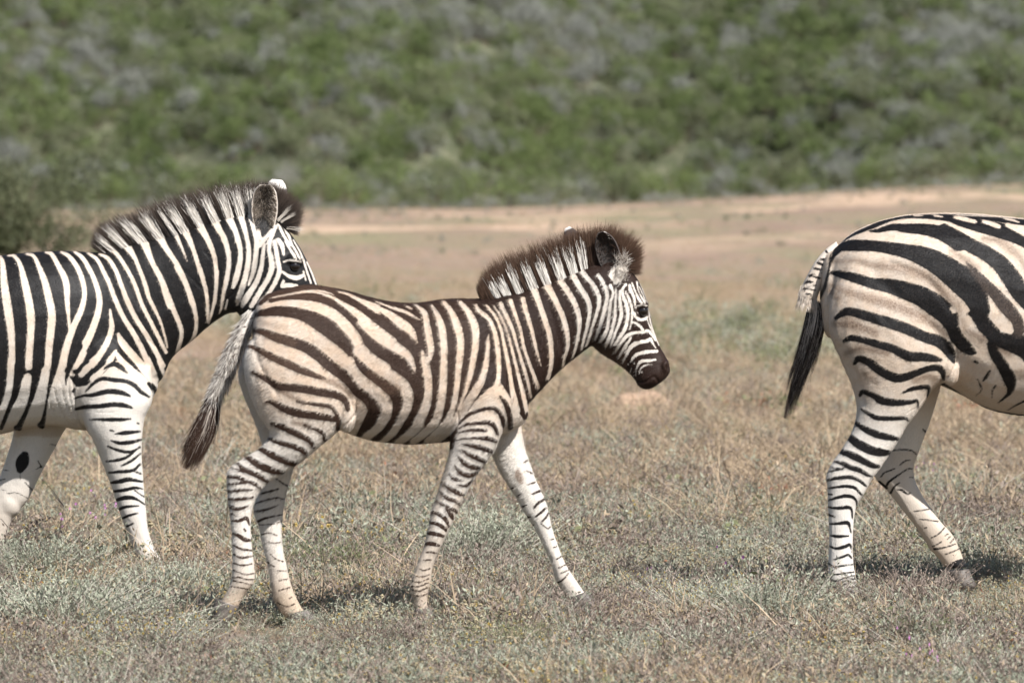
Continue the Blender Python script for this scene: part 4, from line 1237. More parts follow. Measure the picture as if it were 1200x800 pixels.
PR.dark(*thin(1.1, r1((262,350,8),(285,290,24),(330,245,46),(400,236,62),(500,237,60),(600,250,66),(700,270,80),(800,300,108),(900,352,128),(1000,425,148)),
    r2((600,425,150),(680,510,136),(720,600,106),(745,680,106),(810,745,112),(900,790,110),(1000,830,120)),
    r1((270,395,22),(330,405,45),(420,430,55),(500,455,60),(600,470,80),(700,500,98),(780,530,108),(860,580,118),(930,640,108),(970,710,88),(985,770,72)),
    r4((478,190,76),(500,230,86),(545,275,88),(590,310,56),(622,322,16)),
    r3((185,58,18),(240,20,42),(300,25,50),(500,85,60),(600,120,60),(700,165,60),(780,190,65),(830,230,65),(855,270,50),(870,312,18)),
    r3((232,190,16),(270,172,34),(330,180,36),(420,205,42),(520,235,46),(600,275,54),(680,280,50),(750,290,40),(800,300,14)),
    r3((293,322,16),(320,290,35),(380,315,45),(440,360,50),(520,400,50),(580,400,45),(650,375,38),(720,350,34),(780,345,38),(806,370,34),(814,414,16)),
    r3((578,487,14),(640,465,25),(720,458,25),(728,490,16),(722,512,10)),
    r3((328,508,16),(345,485,25),(410,510,35),(450,535,45),(530,548,38),(620,545,24),(660,537,16),(668,578,10)),
    r3((335,588,12),(390,620,25),(430,638,28),(520,640,26),(590,640,20),(613,657,10))))
PR.dark(r1((338,212,8),(400,172,18),(520,122,26),(600,92,20),(690,73,18),(760,70,20),(850,70,30),(950,76,44),(1000,92,56)),
    r2((600,90,60),(700,112,80),(850,150,92),(950,180,100),(1050,225,110)),
    r1((488,152,10),(540,150,25),(620,130,40),(700,136,55),(800,142,68),(880,157,80),(950,190,88),(1000,222,94)),
    r2((520,146,78),(600,195,88),(680,240,86),(760,282,92),(840,342,102),(900,420,112),(950,500,112),(1010,570,106)),
    r2((640,330,8),(700,392,36),(760,462,56),(830,542,76),(880,602,84),(930,662,72),(948,725,66)))
PR.white(r2((590,72,16),(640,82,24),(704,98,20)), r2((755,97,20),(800,110,26),(842,126,22)), r2((895,118,26),(950,140,38),(1010,170,44)), r2((470,62,10),(515,69,8)), r2((355,63,8),(402,62,6)), r2((880,78,8),(930,88,12),(964,100,6)),
    r2((800,640,60),(850,690,70),(880,725,64)))
PR.dark(r4((560,60,60),(625,60,100),(680,150,106),(760,205,96),(860,235,100),(950,290,110),(1010,345,110)))
PR.white(r4((500,40,20),(530,60,70),(560,130,110),(600,190,100),(650,230,90),(690,260,60)), r4((455,0,44),(462,20,30)))
PR.dark(r4((730,260,60),(760,330,80),(820,420,88),(870,510,96),(882,580,60),(862,630,30),(800,692,10)), r4((725,455,18),(700,500,26),(680,528,14)), r4((640,515,8),(668,570,14),(672,600,10),(640,640,6)),
    r4((770,565,18),(752,600,12),(752,655,8)), r4((875,748,6),(930,708,12),(1010,664,18)), r4((620,385,26),(640,395,14)))
PR.dark(r4((400,555,22),(480,600,14),(600,682,14),(750,748,14),(900,778,14),(1000,788,14)))
PR.dark(r2((540,60,12),(700,72,26),(850,88,30),(1010,104,40)), np.array([(973,298,2),(970,318,3),(966,334,4),(961,348,3)]))  # last stroke is no stripe: painted shade in the gap behind the dock
PR.white(r2((590,72,16),(640,82,24),(704,98,20)), r2((755,97,20),(800,110,26),(842,126,22)), r2((895,118,26),(950,140,38),(1010,170,44)), r2((470,62,10),(515,69,8)), r2((880,80,8),(930,90,12),(964,102,6)), r2((600,60,4),(850,71,4),(1010,84,4)))
R_NEAR = [r3((296,662,18),(360,705,32),(430,735,36),(500,752,30),(552,762,16)), r5((212,148,34),(270,190,44),(340,225,44),(410,240,38),(458,240,20)),
    r5((162,233,24),(230,255,36),(300,290,32),(350,315,28),(392,322,14)), r5((133,293,10),(180,305,22),(220,325,26),(280,345,24),(320,370,18),(352,380,8)),
    r5((88,356,7),(130,345,10),(180,335,12)), r5((113,325,5),(160,335,8)), r5((84,402,13),(150,388,18),(220,383,20),(270,400,18),(300,425,14),(318,438,7)),
    r5((90,452,8),(140,442,12),(200,437,16),(250,448,16),(275,475,12),(292,490,7)), r5((92,522,8),(140,505,14),(190,494,18),(235,500,16),(258,525,12),(262,555,6)),
    r5((95,560,10),(150,565,16),(210,560,18),(230,575,12),(235,625,5)), r5((95,604,14),(132,616,7)), r5((97,658,6),(150,655,14),(205,650,20),(220,680,10),(227,708,5)), r5((108,725,6),(150,730,16),(212,727,8)),
    r5((95,484,10),(115,486,6)), r6((102,388,8),(140,400,14),(190,390,18),(220,378,14),(229,402,5)), r6((128,466,8),(180,448,12),(210,438,12),(232,457,5)), r6((98,490,6),(130,508,10),(180,500,10),(238,495,6)),
    r6((98,556,8),(150,550,8),(242,538,6)), r6((95,576,8),(140,590,8),(190,570,8),(248,560,6)), r6((95,606,10),(150,605,6),(190,590,7),(252,578,6)), r6((130,630,7),(200,605,7),(254,598,6)), r6((160,640,7),(200,630,7),(254,622,6))]
R_FAR = [r5((665,118,8),(685,135,12)), r5((455,245,8),(550,238,10),(600,245,9),(632,268,6)), r5((420,400,6),(440,375,9),(500,350,7)), r5((530,330,5),(560,305,7),(592,300,5)),
    r5((452,455,12),(470,425,13),(540,375,8),(580,352,8),(616,354,6)), r5((478,495,12),(500,455,10),(530,432,7)), r5((512,472,8),(545,478,13),(575,500,10),(595,492,5)), r5((412,430,14),(455,465,12)),
    r5((590,402,5),(612,403,4)), r5((615,602,6),(660,596,8),(705,590,6)), r5((648,648,7),(700,654,8),(758,662,5)), r6((715,360,5),(760,335,7),(795,300,6)), r6((800,345,5),(815,335,4)), r6((812,365,6),(830,350,5)), r6((828,388,6),(850,365,6)),
    r6((725,410,6),(780,380,5)), r6((735,425,12),(790,415,9),(860,395,7)), r6((800,455,6),(880,425,5)), r6((575,550,5),(590,580,5)), r6((680,300,8),(690,298,6))]
PR.dark(*thin(1.25, *R_NEAR, least=2.2), side=-1)
PR.dark(*thin(1.2, *R_FAR, least=1.7), side=1)
PR.dark(np.array([(1111,668,4),(1126,664,14),(1137,663,10)]), side=1)
R_BROWN = [r1((290,330,30),(400,320,30),(500,350,40),(650,365,62),(780,402,60),(880,472,54),(960,565,40)), r1((265,470,40),(400,520,50),(600,575,56),(750,632,54),(850,692,44),(930,760,28)),
    r1((280,690,30),(330,690,50),(430,705,40)), r3((250,60,30),(330,110,40),(420,140,30)), r3((250,260,26),(330,230,30),(480,260,26)), r2((750,195,30),(850,215,50),(950,300,44),(1000,372,34)), r2((560,260,20),(640,320,40),(700,370,40)),
    r3((640,420,30),(720,395,36),(790,420,26)), r4((520,80,30),(560,160,40),(680,210,70)), r4((800,280,80),(860,330,50)), r3((350,380,24),(420,430,30)), r2((540,520,20),(590,560,24),(600,640,20)), r1((240,480,40),(300,540,40))]
R_FADE = [r2((640,330,20),(760,462,70),(880,602,100),(948,725,80))]

L_TRUNK0 = [(-10,299,-10,509,72,0),(30,296,25,503,72,0),(70,294,62,499,68,0),(100,295,95,504,60,0),(125,300,125,502,50,0),(150,330,150,492,42,0),(172,380,170,478,30,0),(188,425,184,458,13,0)]
L_NECK = [(105,297,150,460,48,0),(130,293,186,448,41,0),(166,283,201,420,35,0),(200,276,226,399,31,0),(235,264,250,378,29,0),(270,254,268,367,29,0),(300,249,276,366,27,0),(318,252,285,350,24,0)]
L_HEAD = [(322,256,292,300,20,0),(336,268,282,332,28,0),(347,283,277,357,31,0),(356,298,284,374,31,0),(365,315,302,386,28,0),(373,334,321,397,24,0),(381,354,338,406,19,0),(389,374,351,414,18,0),
    (394,390,358,422,19,0),(396,402,366,428,18,0),(390,414,376,428,10,0)]
L_NF = [(105,430,178,430,20,-36),(98,468,180,466,27,-37),(101,496,171,488,27,-37),(110,514,168,512,25,-37),(118,533,168,534,21,-37),(128,558,169,556,17.5,-37),(136,582,171,580,15,-37),(143,602,173,600,14.5,-37),
    (149,620,175,618,12,-37),(156,638,180,635,11,-37),(161,652,188,650,11.5,-37),(168,664,197,661,11,-37)]
L_FF = [(20,440,95,440,20,34),(16,480,88,480,25,34),(14,508,70,512,23,34),(6,535,58,534,20,34),(-4,562,43,562,16,34),(-14,585,30,588,15,34),(-20,604,13,608,13,34),(-24,625,4,632,11,34),(-33,645,-6,650,11,34),(-42,660,-16,664,11,34)]
KL = .885
fLx = lambda x: (x - 1200) * KL
fLy = lambda y: 682 - (700 - y) * KL
L_TRUNK = map_rings([t for t in R_TRUNK if t[0] < 1170], fLx, fLy, KL) + L_TRUNK0
L_NH = map_rings(R_NH, fLx, fLy, KL)
L_FH = map_rings(R_FH, fLx, fLy, KL)
L_EXTRA = [blob(120,440,-40,34,50,20), blob(120,440,40,34,50,20), blob(345,304,-20,12,7,10), blob(345,304,20,12,7,10), blob(306,350,-21,26,28,10), blob(306,350,21,26,28,10),
    blob(8,590,34,16,18,16)] + [[tuple(v) for v in map_rings(b, fLx, fLy, KL)] for b in R_EXTRA[:3]]
PL = Pattern()
PL.poly(True, [(-10,285),(100,285),(300,225),(340,255),(420,330),(420,440),(360,440),(300,400),(276,374),(200,428),(189,452),(185,464),(174,458),(162,445),(151,430),(140,420),(124,436),(104,450),(92,452),(84,440),(74,430),(40,440),(-10,450)])
lA = lambda *p: C(0, 270, 5, *p)
lB = lambda *p: C(0, 380, 5, *p)
lC = lambda *p: C(100, 200, 5, *p)
lD = lambda *p: C(80, 300, 5, *p)
lF = lambda *p: C(260, 280, 8, *p)
lE = lambda *p: C(250, 200, 8, *p)
lG = lambda *p: C(0, 480, 5, *p)
PL.white(*thin(.88, lA((5,150,10),(25,190,30),(40,300,45),(60,420,55),(80,540,50),(90,650,42),(90,760,42)), lB((85,200,45),(80,300,46),(60,390,62),(20,460,78),(-20,530,80)),
    lA((-10,700,10),(-5,780,24)), lB((0,230,16),(-4,300,24),(-20,380,40)),
    lA((48,147,9),(90,150,18),(130,200,28),(160,300,45),(185,400,50),(200,500,52),(200,600,45),(190,720,45),(187,790,45)), lB((180,300,50),(168,390,66),(110,470,92),(45,560,84)),
    lA((160,137,12),(205,150,20),(240,210,28),(275,290,42),(300,380,48),(320,470,50),(318,560,50),(305,680,45),(298,790,42)), lB((285,260,50),(260,360,72),(220,440,100),(155,520,100),(115,590,60)),
    lA((270,128,10),(310,140,25),(350,200,30),(390,270,40),(405,330,40),(410,420,30),(418,500,20),(425,572,18)),
    lA((360,125,12),(410,150,25),(460,210,30),(495,290,32),(508,370,30),(490,460,38),(450,550,40),(420,630,45),(395,720,48),(382,790,48)), lB((375,220,55),(348,320,90),(350,400,120),(340,480,150),(330,560,110)),
    lA((440,125,14),(490,160,25),(530,220,28),(565,290,30),(592,380,35),(590,460,40),(560,560,45),(520,650,50),(475,735,46)), lB((500,160,50),(470,220,52),(438,270,56)),
    lA((655,460,12),(663,520,25),(665,570,35),(640,650,38),(600,720,42),(555,780,42)), lB((580,190,42),(530,240,50),(490,285,40)),
    lA((520,132,14),(575,170,22),(615,240,26),(650,310,28),(685,400,30),(730,500,30),(780,580,32),(830,670,34),(870,760,36)), lB((870,200,40),(898,290,60)),
    lA((585,137,12),(640,165,24),(690,240,26),(720,320,28),(760,420,32),(810,520,30),(860,600,30),(910,690,30),(960,790,30)), lB((940,210,34),(962,292,18)),
    lA((655,108,26),(700,150,24),(760,240,25),(800,320,25),(840,430,26),(890,530,24),(930,610,24),(978,712,20)),
    lA((735,75,56),(790,150,28),(830,240,25),(860,320,28),(880,390,25),(920,470,20),(950,540,16),(975,630,12),(985,682,10)),
    lC((335,400,60),(355,435,50),(400,540,32),(450,640,28),(480,740,28),(500,795,28)), lD((520,70,30),(560,150,32),(590,230,35),(630,330,32),(665,420,28),(665,480,25),(640,565,26)),
    lC((430,370,60),(450,410,46),(490,470,35),(550,560,32),(600,670,32),(630,775,30)), lD((640,60,32),(690,150,32),(720,230,35),(745,310,28),(755,390,22),(740,470,25),(713,515,24)),
    lC((470,260,50),(490,310,36),(530,370,26),(570,450,17),(602,528,6)),
    lC((580,340,52),(630,440,30),(670,560,28),(710,690,25),(722,790,20)), lD((780,80,28),(805,170,25),(820,270,22),(820,385,14)),
    lC((665,310,54),(690,350,44),(730,420,35),(765,520,28),(772,640,22),(765,770,18)), lD((875,90,28),(870,200,22),(850,310,18),(824,395,10)),
    lC((760,290,50),(785,340,40),(820,400,35),(845,500,28),(840,620,22),(812,735,14)), lD((915,200,20),(900,300,14),(888,334,8)),
    lC((840,270,50),(890,370,32),(915,480,28),(900,600,30),(872,682,18)), lC((908,250,44),(945,370,28),(960,460,26),(950,580,30),(920,680,28),(892,765,22)), lD((936,258,10),(923,314,10)),
    lC((965,250,32),(985,320,28),(1010,420,26))))
PL.white(lB((703,52,16),(725,100,40),(780,170,44),(840,240,44),(900,310,50),(922,362,34)), lB((690,148,14),(660,200,34),(610,260,38),(560,312,40)), lB((690,160,20),(750,240,40),(820,300,50),(870,350,55),(902,392,44)),
    lB((640,278,18),(720,290,28),(800,318,26)))
PL.poly(False, [(92,452),(104,452),(124,440),(138,426),(149,434),(161,450),(172,463),(182,468),(176,482),(160,500),(90,500)])
PL.dark(lB((625,252,12),(680,225,30),(720,245,30),(758,277,10)), lB((515,385,12),(560,340,20),(610,310,25),(680,318,26),(750,325,26),(800,350,26),(840,390,24),(885,418,12)),
    lB((880,340,20),(905,370,28),(912,400,16)), lB((470,270,26),(500,230,24),(530,210,20)), lB((520,300,16),(570,260,30),(620,215,34)))
PL.dark(lB((35,330,50),(10,430,50),(-25,490,40)), lB((140,150,50),(130,260,54),(108,390,42),(70,480,28),(15,605,22)), lB((250,150,52),(235,260,54),(208,390,36),(172,490,24),(120,590,34),(105,606,40)),
    lB((355,130,46),(338,230,44),(308,345,24),(290,430,14),(265,545,24),(242,592,42)), lB((470,120,60),(428,225,40),(405,300,20),(400,345,8)))
# white again where the shoulder lines cross, then the face
PL.white(lF((20,0,40),(60,80,38),(75,180,40),(65,300,40),(35,430,28),(15,600,16)), lF((145,0,35),(175,80,38),(180,170,38),(155,290,40),(130,380,42),(113,455,22)),
    lF((250,20,35),(262,110,38),(255,230,40),(230,350,45),(205,450,40),(175,540,35),(148,615,22)), lF((335,10,50),(330,100,45),(320,200,45),(300,310,40),(258,425,20)),
    lF((405,50,26),(390,150,35),(380,250,40),(345,370,45),(290,470,50),(230,560,60),(195,625,36)), lF((460,10,34),(450,100,35),(470,190,48),(475,270,50),(440,370,45),(390,450,45),(330,550,45),(285,625,40)),
    lF((500,20,32),(520,130,40),(535,220,40),(545,300,40),(510,400,40),(460,485,36),(400,580,40),(340,680,40)), lF((535,5,34),(570,60,40),(586,142,22)),
    lF((585,212,16),(640,196,18),(700,204,16),(745,212,14)), lF((575,305,18),(640,348,34),(710,362,42),(768,338,28)), lF((585,390,25),(570,440,30),(620,430,40),(700,440,40)),
    lF((600,20,18),(640,90,20),(680,150,24),(702,184,14)), lF((640,20,14),(690,100,18),(737,184,16)), lF((672,10,10),(730,110,12),(762,182,13)), lF((768,195,16),(800,300,16),(838,410,16)),
    lF((800,215,12),(850,330,14),(884,425,13)), lF((768,300,14),(792,385,12)),
    lE((610,490,20),(640,560,24),(690,650,22),(730,700,18)), lE((650,500,12),(700,600,16),(740,680,14)), lE((690,560,10),(720,620,12),(735,690,10)),
    lE((590,520,26),(560,600,34),(520,680,36)), lE((550,560,30),(480,650,40),(440,700,40)), lE((430,560,30),(440,620,34),(470,650,26)))
PL.white(np.array([(330,400,4),(345,380,5),(380,372,5)]), np.array([(340,410,3),(356,392,5),(388,386,5)]), np.array([(300,375,5),(325,352,5),(340,345,5)]))
PL.dark(lF((592,236,10),(630,246,34),(690,258,66),(740,278,40),(762,293,12)), lF((572,240,12),(600,292,14),(660,322,12),(735,308,10)))
L_NEAR = [lB((448,427,10),(500,410,14),(560,405,22),(640,385,26),(720,390,26),(775,412,12)), lB((455,490,16),(520,475,22),(600,470,24),(680,460,24),(740,465,24),(788,480,10)),
    lB((538,548,8),(640,548,18),(720,548,18),(778,545,10)), lB((688,632,8),(750,625,22),(828,619,12)), lB((663,670,7),(720,685,20),(780,680,20),(835,668,12)), lB((643,703,9),(700,725,16),(770,738,16),(830,712,7)),
    lG((633,293,9),(700,285,16),(760,265,14),(828,208,6)), lG((722,319,9),(780,290,14),(832,248,9)), lG((648,360,10),(720,352,18),(790,345,16),(830,310,11)), lG((795,350,9),(832,366,11)),
    lG((648,422,10),(720,408,24),(770,398,22),(840,413,12)), lG((658,473,12),(740,460,18),(800,448,16),(843,455,7)), lG((788,455,7),(852,501,8)), lG((676,527,12),(730,508,22),(780,505,20),(820,520,12),(857,547,5)),
    lG((698,582,12),(740,560,16),(824,552,8)), lG((726,627,12),(770,608,14),(820,594,7)), lG((753,673,12),(792,655,9)), lB((815,570,8),(826,574,6)), lG((660,110,10),(680,116,6)),
    lB((455,270,24),(480,262,18)), lB((440,385,14),(452,370,10))]
L_FAR = [lG((140,270,50),(125,310,78),(112,352,44)), lG((292,205,6),(318,213,8)), lG((215,300,8),(235,340,11)), lG((5,355,7),(45,361,6)), lG((-5,417,11),(24,409,5)), lG((110,375,7),(112,412,5)), lG((140,430,8),(180,475,9)),
    lG((35,495,5),(90,490,7),(152,522,6)), lG((205,350,6),(232,340,7)), lG((0,470,5),(30,480,5))]
PL.dark(*thin(1.2, *L_NEAR, least=1.9), side=-1)
PL.dark(*L_FAR, side=1)

def foal_front(P, lat):
    Q = np.stack([287 + (P[:, 0] - 968) / KRX, 732 - (700 - P[:, 1]) / KRY], -1)
    return PF.eval(Q, lat)

def adult_fields(fr, P, lat, near_foot):
    warm = .95 * sstep(P[:, 1], 520, 400) + .12
    return warm

def build_right():
    root = zebra_root("adult_zebra", fr_R, "adult zebra at the right edge showing only its rump, with brown shadow stripes")
    me = skin("body", fr_R, [R_TRUNK, R_NH, R_FH, map_rings(FOAL_NECK, fRx, fRy, 1.15), map_rings(FOAL_HEAD, fRx, fRy, 1.15), map_rings(FOAL_NF, fRx, fRy, 1.15), map_rings(FOAL_FF, fRx, fRy, 1.15)] + R_EXTRA, .0056, 9)
    grooves(me, fr_R, [(r4((478,260,10),(488,380,12),(415,510,10)), .007, -1), (r4((490,330,8),(560,305,7),(620,330,6)), .003, -1), (r3((640,590,6),(690,540,7),(725,480,6)), .003, -1), (r3((560,640,5),(620,600,6),(660,580,5)), .002, -1),
        (r3((215,230,50),(300,400,50),(350,560,40)), .005, -1), (r5((125,620,10),(128,700,10),(130,800,10)), .0015, -1), (r1((600,330,40),(800,420,50),(950,600,50)), .004, -1), (r3((420,60,40),(560,200,50),(640,330,40)), -.002, -1),
        (r5((520,380,16),(600,520,14),(700,700,12)), .0015, 1), (r5((470,420,14),(540,520,12),(650,700,12)), -.0015, 1)])
    P, lat = fr_R.to2(coords(me))
    sd = PR.eval(P, lat)
    f = np.where(P[:, 0] > 1206)[0]
    sd[f] = foal_front(P[f], lat[f])
    # pale line along the spine and its dark edge
    top = (P[:, 1] < 300) & (P[:, 0] < 1100) & (np.abs(lat) < 5)
    sd[top] = -4
    haunch = np.exp(-(((P[:, 0] - 1035) / 75) ** 2 + ((P[:, 1] - 385) / 62) ** 2))
    brown = np.clip(soft_strokes(P, lat, R_BROWN, blur=5) * .85 + .26 * haunch, 0, 1)
    fade = soft_strokes(P, lat, R_FADE) * .8
    warm = 1.0 * sstep(P[:, 1], 520, 430) + .10
    far = lat > 0
    dirt = np.where(far & (P[:, 1] > 530) & (P[:, 0] > 1015) & (P[:, 0] < 1160), .34 + .3 * sstep(P[:, 1], 560, 650), 0) + .35 * sstep(P[:, 1], 440, 475) * (P[:, 0] > 1105) * (np.abs(lat) < 70) * (P[:, 1] < 495)  # far hind leg dirt, plus a tan tint low on the belly
    coat_values(me, fr_R, P, lat, sd, brown, fade, warm, np.clip(dirt, 0, .8))
    finish_zebra("body", me, COAT_ADULT, root)
    fur(me, fr_R, root, HAIR_ADULT, 150000, .009, .00042, lambda P, lat: np.where((P[:, 0] > 1240) | (P[:, 1] > 560), .05, 1.) * np.where(lat > 20, .3, 1.), lift=.30)
    # hooves
    make_hoof(fr_R, root, HOOF, [(972,686,1005,685,12.5,-46),(975,694,1011,693,14,-46),(977,704,1015,704,15.5,-46)])
    make_hoof(fr_R, root, HOOF, [(1113.5,671,1138.5,669,12.5,46),(1115,678,1141,675,14,46),(1119,692,1148,690,16,46)])
    for rings in ([(486,712,504,710,9.5,-34),(484,722,509,720,11,-34),(482,735,512,735,12.5,-34)], [(666,702,688,694,9.5,31),(672,712,697,704,11,31),(676,728,708,725,12.5,31)]):
        make_hoof(fr_R, root, HOOF, map_rings(rings, fRx, fRy, 1.15))
    # off-frame front end
    mp = lambda c: [(fRx(x), fRy(y)) for x, y in c]
    make_mane(fr_R, root, HAIR_ADULT, mp([(566,352),(612,343),(672,321),(712,306),(735,317)]), mp([(561,331),(612,298),(674,276),(733,275),(750,318)]),
              foal_front, 3000, 9, .8, .0008, wfrac=.75)
    em = ear_material("adult_ear_pale", (.25, .21, .17), (.06, .05, .045), (.62, .56, .48), (.06, .05, .045))
    for sgn in (-1, 1):
        make_ear(fr_R, root, [em], mp([(719, 321)])[0], mp([(704, 272)])[0], 14, 18 * sgn, 25 * sgn, sgn, .5)
        make_eye(fr_R, root, EYE, fRx(753), fRy(364), 21 * sgn, 7)
    # tail
    dock = [(980,283,986,298,5,0),(969,291,980,303,7,0),(957,304,973,311,9,0),(948,319,969,325,10.5,0),(940,335,962,338,11,0),(936,347,957,351,11,0),(938,357,955,360,8,0)]
    v, q, t = lofted(dock, 5)
    tm = np_mesh("tail", fr_R.to3(v), [q, t], [COAT_ADULT], smooth=True)
    orient(tm)
    tP, tl = fr_R.to2(coords(tm))
    b = Pattern()
    r7 = lambda *p: C(900, 280, 8, *p)
    b.dark(r7((545,110,26),(560,160,20),(572,205,10)), *thin(2.1, r7((480,190,10),(540,195,14),(570,212,6)), r7((465,225,12),(500,236,14),(545,270,10)), r7((425,278,12),(470,285,12),(525,328,8)), r7((385,350,14),(420,338,14),(485,375,12))),
           *thin(2.0, r7((345,412,12),(385,400,14),(445,432,10)), r7((335,465,10),(380,460,12),(445,485,8)), r7((345,515,10),(385,518,12),(415,540,10))))
    for k, vv in (("sd", b.eval(tP, tl)), ("warm", np.full(len(tP), .8)), ("brown", np.zeros(len(tP))), ("dirt", np.zeros(len(tP))), ("fade", np.full(len(tP), .3))):
        set_attr(tm, k, vv)
    tail = link(bpy.data.objects.new("tail", tm), root)
    n = 1100
    t_ = .62 + .38 * RNG.random(n) ** .8
    spine = [(966,300),(959,315),(952,329),(947,343),(946,356)]
    c = along(spine, t_); cn = unit(along(spine, np.clip(t_ + .03, 0, 1)) - along(spine, np.clip(t_ - .03, 0, 1)))
    per = np.stack([-cn[:, 1], cn[:, 0]], -1)
    off = RNG.uniform(-1, 1, n); rad = np.interp(t_, [0, .5, 1], [7, 10, 11])
    q2 = c + per * (off * rad)[:, None]
    la = -np.sqrt(1 - off ** 2) * rad * .98
    D = unit(np.stack([cn[:, 0] + per[:, 0] * off * .35 * t_, la / 50, -(cn[:, 1] + per[:, 1] * off * .35 * t_)], -1) + RNG.normal(size=(n, 3)) * .12)
    m = strands("tail_hair", HAIR_ADULT, fr_R.to3(np.stack([q2[:, 0], la, q2[:, 1]], -1)), D, D, np.interp(t_, [0, .7, 1], [.005, .009, .034]) * RNG.uniform(.5, 1.1, n), np.full(n, .0006), 3,
        {"sd": b.eval(q2, la) , "warm": np.full(n, .6), "brown": RNG.uniform(0, .4, n), "dirt": np.zeros(n), "fade": np.full(n, .3)})
    link(bpy.data.objects.new("tail_hair", m), tail)
    switch(fr_R, tail, HAIR_ADULT, [(957,352),(955,378),(948,405),(939,432),(930,458),(920,490)], [9,12,11.5,9.5,7.5,5.5], 3000, .00042, [(-.1,.18,.32)], 10, fade=2.2, white=.22)

def build_left():
    root = zebra_root("adult_zebra", fr_L, "adult zebra at the left edge with its head and striped mane behind the foal's rump")
    me = skin("body", fr_L, [L_TRUNK, L_NECK, L_HEAD, L_NF, L_FF, L_NH, L_FH] + L_EXTRA, .0054, 9)
    snout(me, fr_L, 391, 396, 3, [(360,424,2),(368,424,2),(380,416,2)], .004)
    grooves(me, fr_L, [(lB((330,360,6),(350,450,7),(400,560,6),(450,592,5)), .004, -1), (lB((375,330,6),(388,430,7),(430,540,6),(462,572,5)), .004, -1), (lB((415,310,6),(420,420,7),(452,530,6)), .004, -1), (lB((300,400,6),(318,500,7),(370,580,5)), .003, -1),
        (lB((432,240,10),(448,400,12),(470,560,12),(545,660,8)), .007, -1), (lB((520,430,5),(600,440,5),(660,430,5)), .002, -1), (lB((540,500,5),(640,510,6),(700,500,5)), .002, -1), (lD((560,560,20),(400,420,30),(260,250,30)), .003, -1), (lD((250,40,40),(330,200,50),(420,330,40)), -.003, -1),
        (lC((560,560,14),(640,640,14),(740,740,14)), .002, -1), (lC((700,470,20),(780,560,16),(800,680,14)), .002, -1), (lF((60,560,14),(140,480,14),(170,400,12)), .004, -1), (lG((700,560,14),(760,640,14),(830,760,14)), .0015, -1)])
    P, lat = fr_L.to2(coords(me))
    sd = PL.eval(P, lat)
    f = np.where((P[:, 0] < -9))[0]
    if len(f):
        Q = np.stack([1200 + P[f, 0] / KL, 700 - (682 - P[f, 1]) / KL], -1)
        ff = PR.eval(Q, lat[f])
        front = (P[f, 1] > 512) & (P[f, 0] > -70)
        ff[front] = sd[f][front]
        sd[f] = ff
    muz = sstep(P[:, 0] + (P[:, 1] - 385) * .5, 372, 380) * (P[:, 1] > 350)
    sd = np.where(muz > .1, 4, sd)
    warm = .85 * sstep(P[:, 1], 470, 420) + .12
    warm *= np.where(P[:, 0] > 265, .55, 1.)
    dirt = .22 * sstep(P[:, 1], 560, 650) + .25 * (lat > 0) * sstep(P[:, 1], 540, 600) + .45 * sstep(P[:, 1], 488, 503) * (P[:, 1] < 512) * (np.abs(lat) < 50) * (P[:, 0] < 105)  # dirt on the legs; the last term tints the belly underside tan
    arm = np.exp(-(((P[:, 0] - 98) / 9) ** 2 + ((P[:, 1] - 446) / 22) ** 2)) * .5
    fade = sstep(P[:, 0], 110, 60) * .0
    coat_values(me, fr_L, P, lat, sd, arm * .6, fade, warm, np.clip(dirt, 0, .8))
    finish_zebra("body", me, COAT_ADULT, root)
    fur(me, fr_L, root, HAIR_ADULT, 110000, .007, .0004, lambda P, lat: np.where((P[:, 0] < -30) | (P[:, 1] > 560) | (P[:, 0] > 330), .05, 1.) * np.where(lat > 20, .3, 1.), lift=.25)
    make_hoof(fr_L, root, HOOF, [(167,662,198,659,11.5,-37),(172,670,206,667,13,-37),(176,685,214,684,15,-37)])
    make_hoof(fr_L, root, HOOF, [(-43,658,-14,662,11.5,34),(-48,668,-15,670,13,34),(-52,682,-14,682,15,34)])
    for rings in ([(972,686,1005,685,12.5,-46),(975,694,1011,693,14,-46),(977,704,1015,704,15.5,-46)], [(1113.5,671,1138.5,669,12.5,46),(1115,678,1141,675,14,46),(1119,692,1148,690,16,46)]):
        make_hoof(fr_L, root, HOOF, map_rings(rings, fLx, fLy, KL))
    roots = [(122,299),(150,293),(184,283),(220,273),(254,263),(286,255),(312,252),(326,257),(338,270)]
    tips = [(106,285),(118,262),(158,246),(195,232),(233,222),(277,215),(318,212),(354,238),(350,275)]
    make_mane(fr_L, root, HAIR_ADULT, roots, tips, PL.eval, 15000, 8.5, .8, .00055, wfrac=.80, wlim=(126, 303), reach=7., widen=.9)
    # forelock streaks
    n = 260
    k = RNG.integers(0, 3, n)
    rt = np.array([(326, 258), (330, 260), (337, 267)])[k] + RNG.normal(size=(n, 2)) * .8
    tpv = np.array([(342, 241), (347, 249), (356, 269)])[k] + RNG.normal(size=(n, 2)) * 1.5
    la = RNG.uniform(-9.5, -8, n)
    A = fr_L.to3(np.stack([rt[:, 0], la, rt[:, 1]], -1)); B = fr_L.to3(np.stack([tpv[:, 0], la * 1.3, tpv[:, 1]], -1))
    d = B - A
    lock = strands("forelock", HAIR_ADULT, A, unit(d), unit(d), np.linalg.norm(d, axis=1) * RNG.uniform(.5, 1.05, n), np.full(n, .0006), 4,
        {"sd": np.full(n, -4.), "fade": np.zeros(n), "warm": np.full(n, .2), "brown": RNG.uniform(0, .4, n), "dirt": np.zeros(n)})
    link(bpy.data.objects.new("forelock", lock), root)
    em = ear_material("adult_ear", (.20, .165, .13), (.055, .045, .038), (.66, .58, .50), (.10, .085, .075))
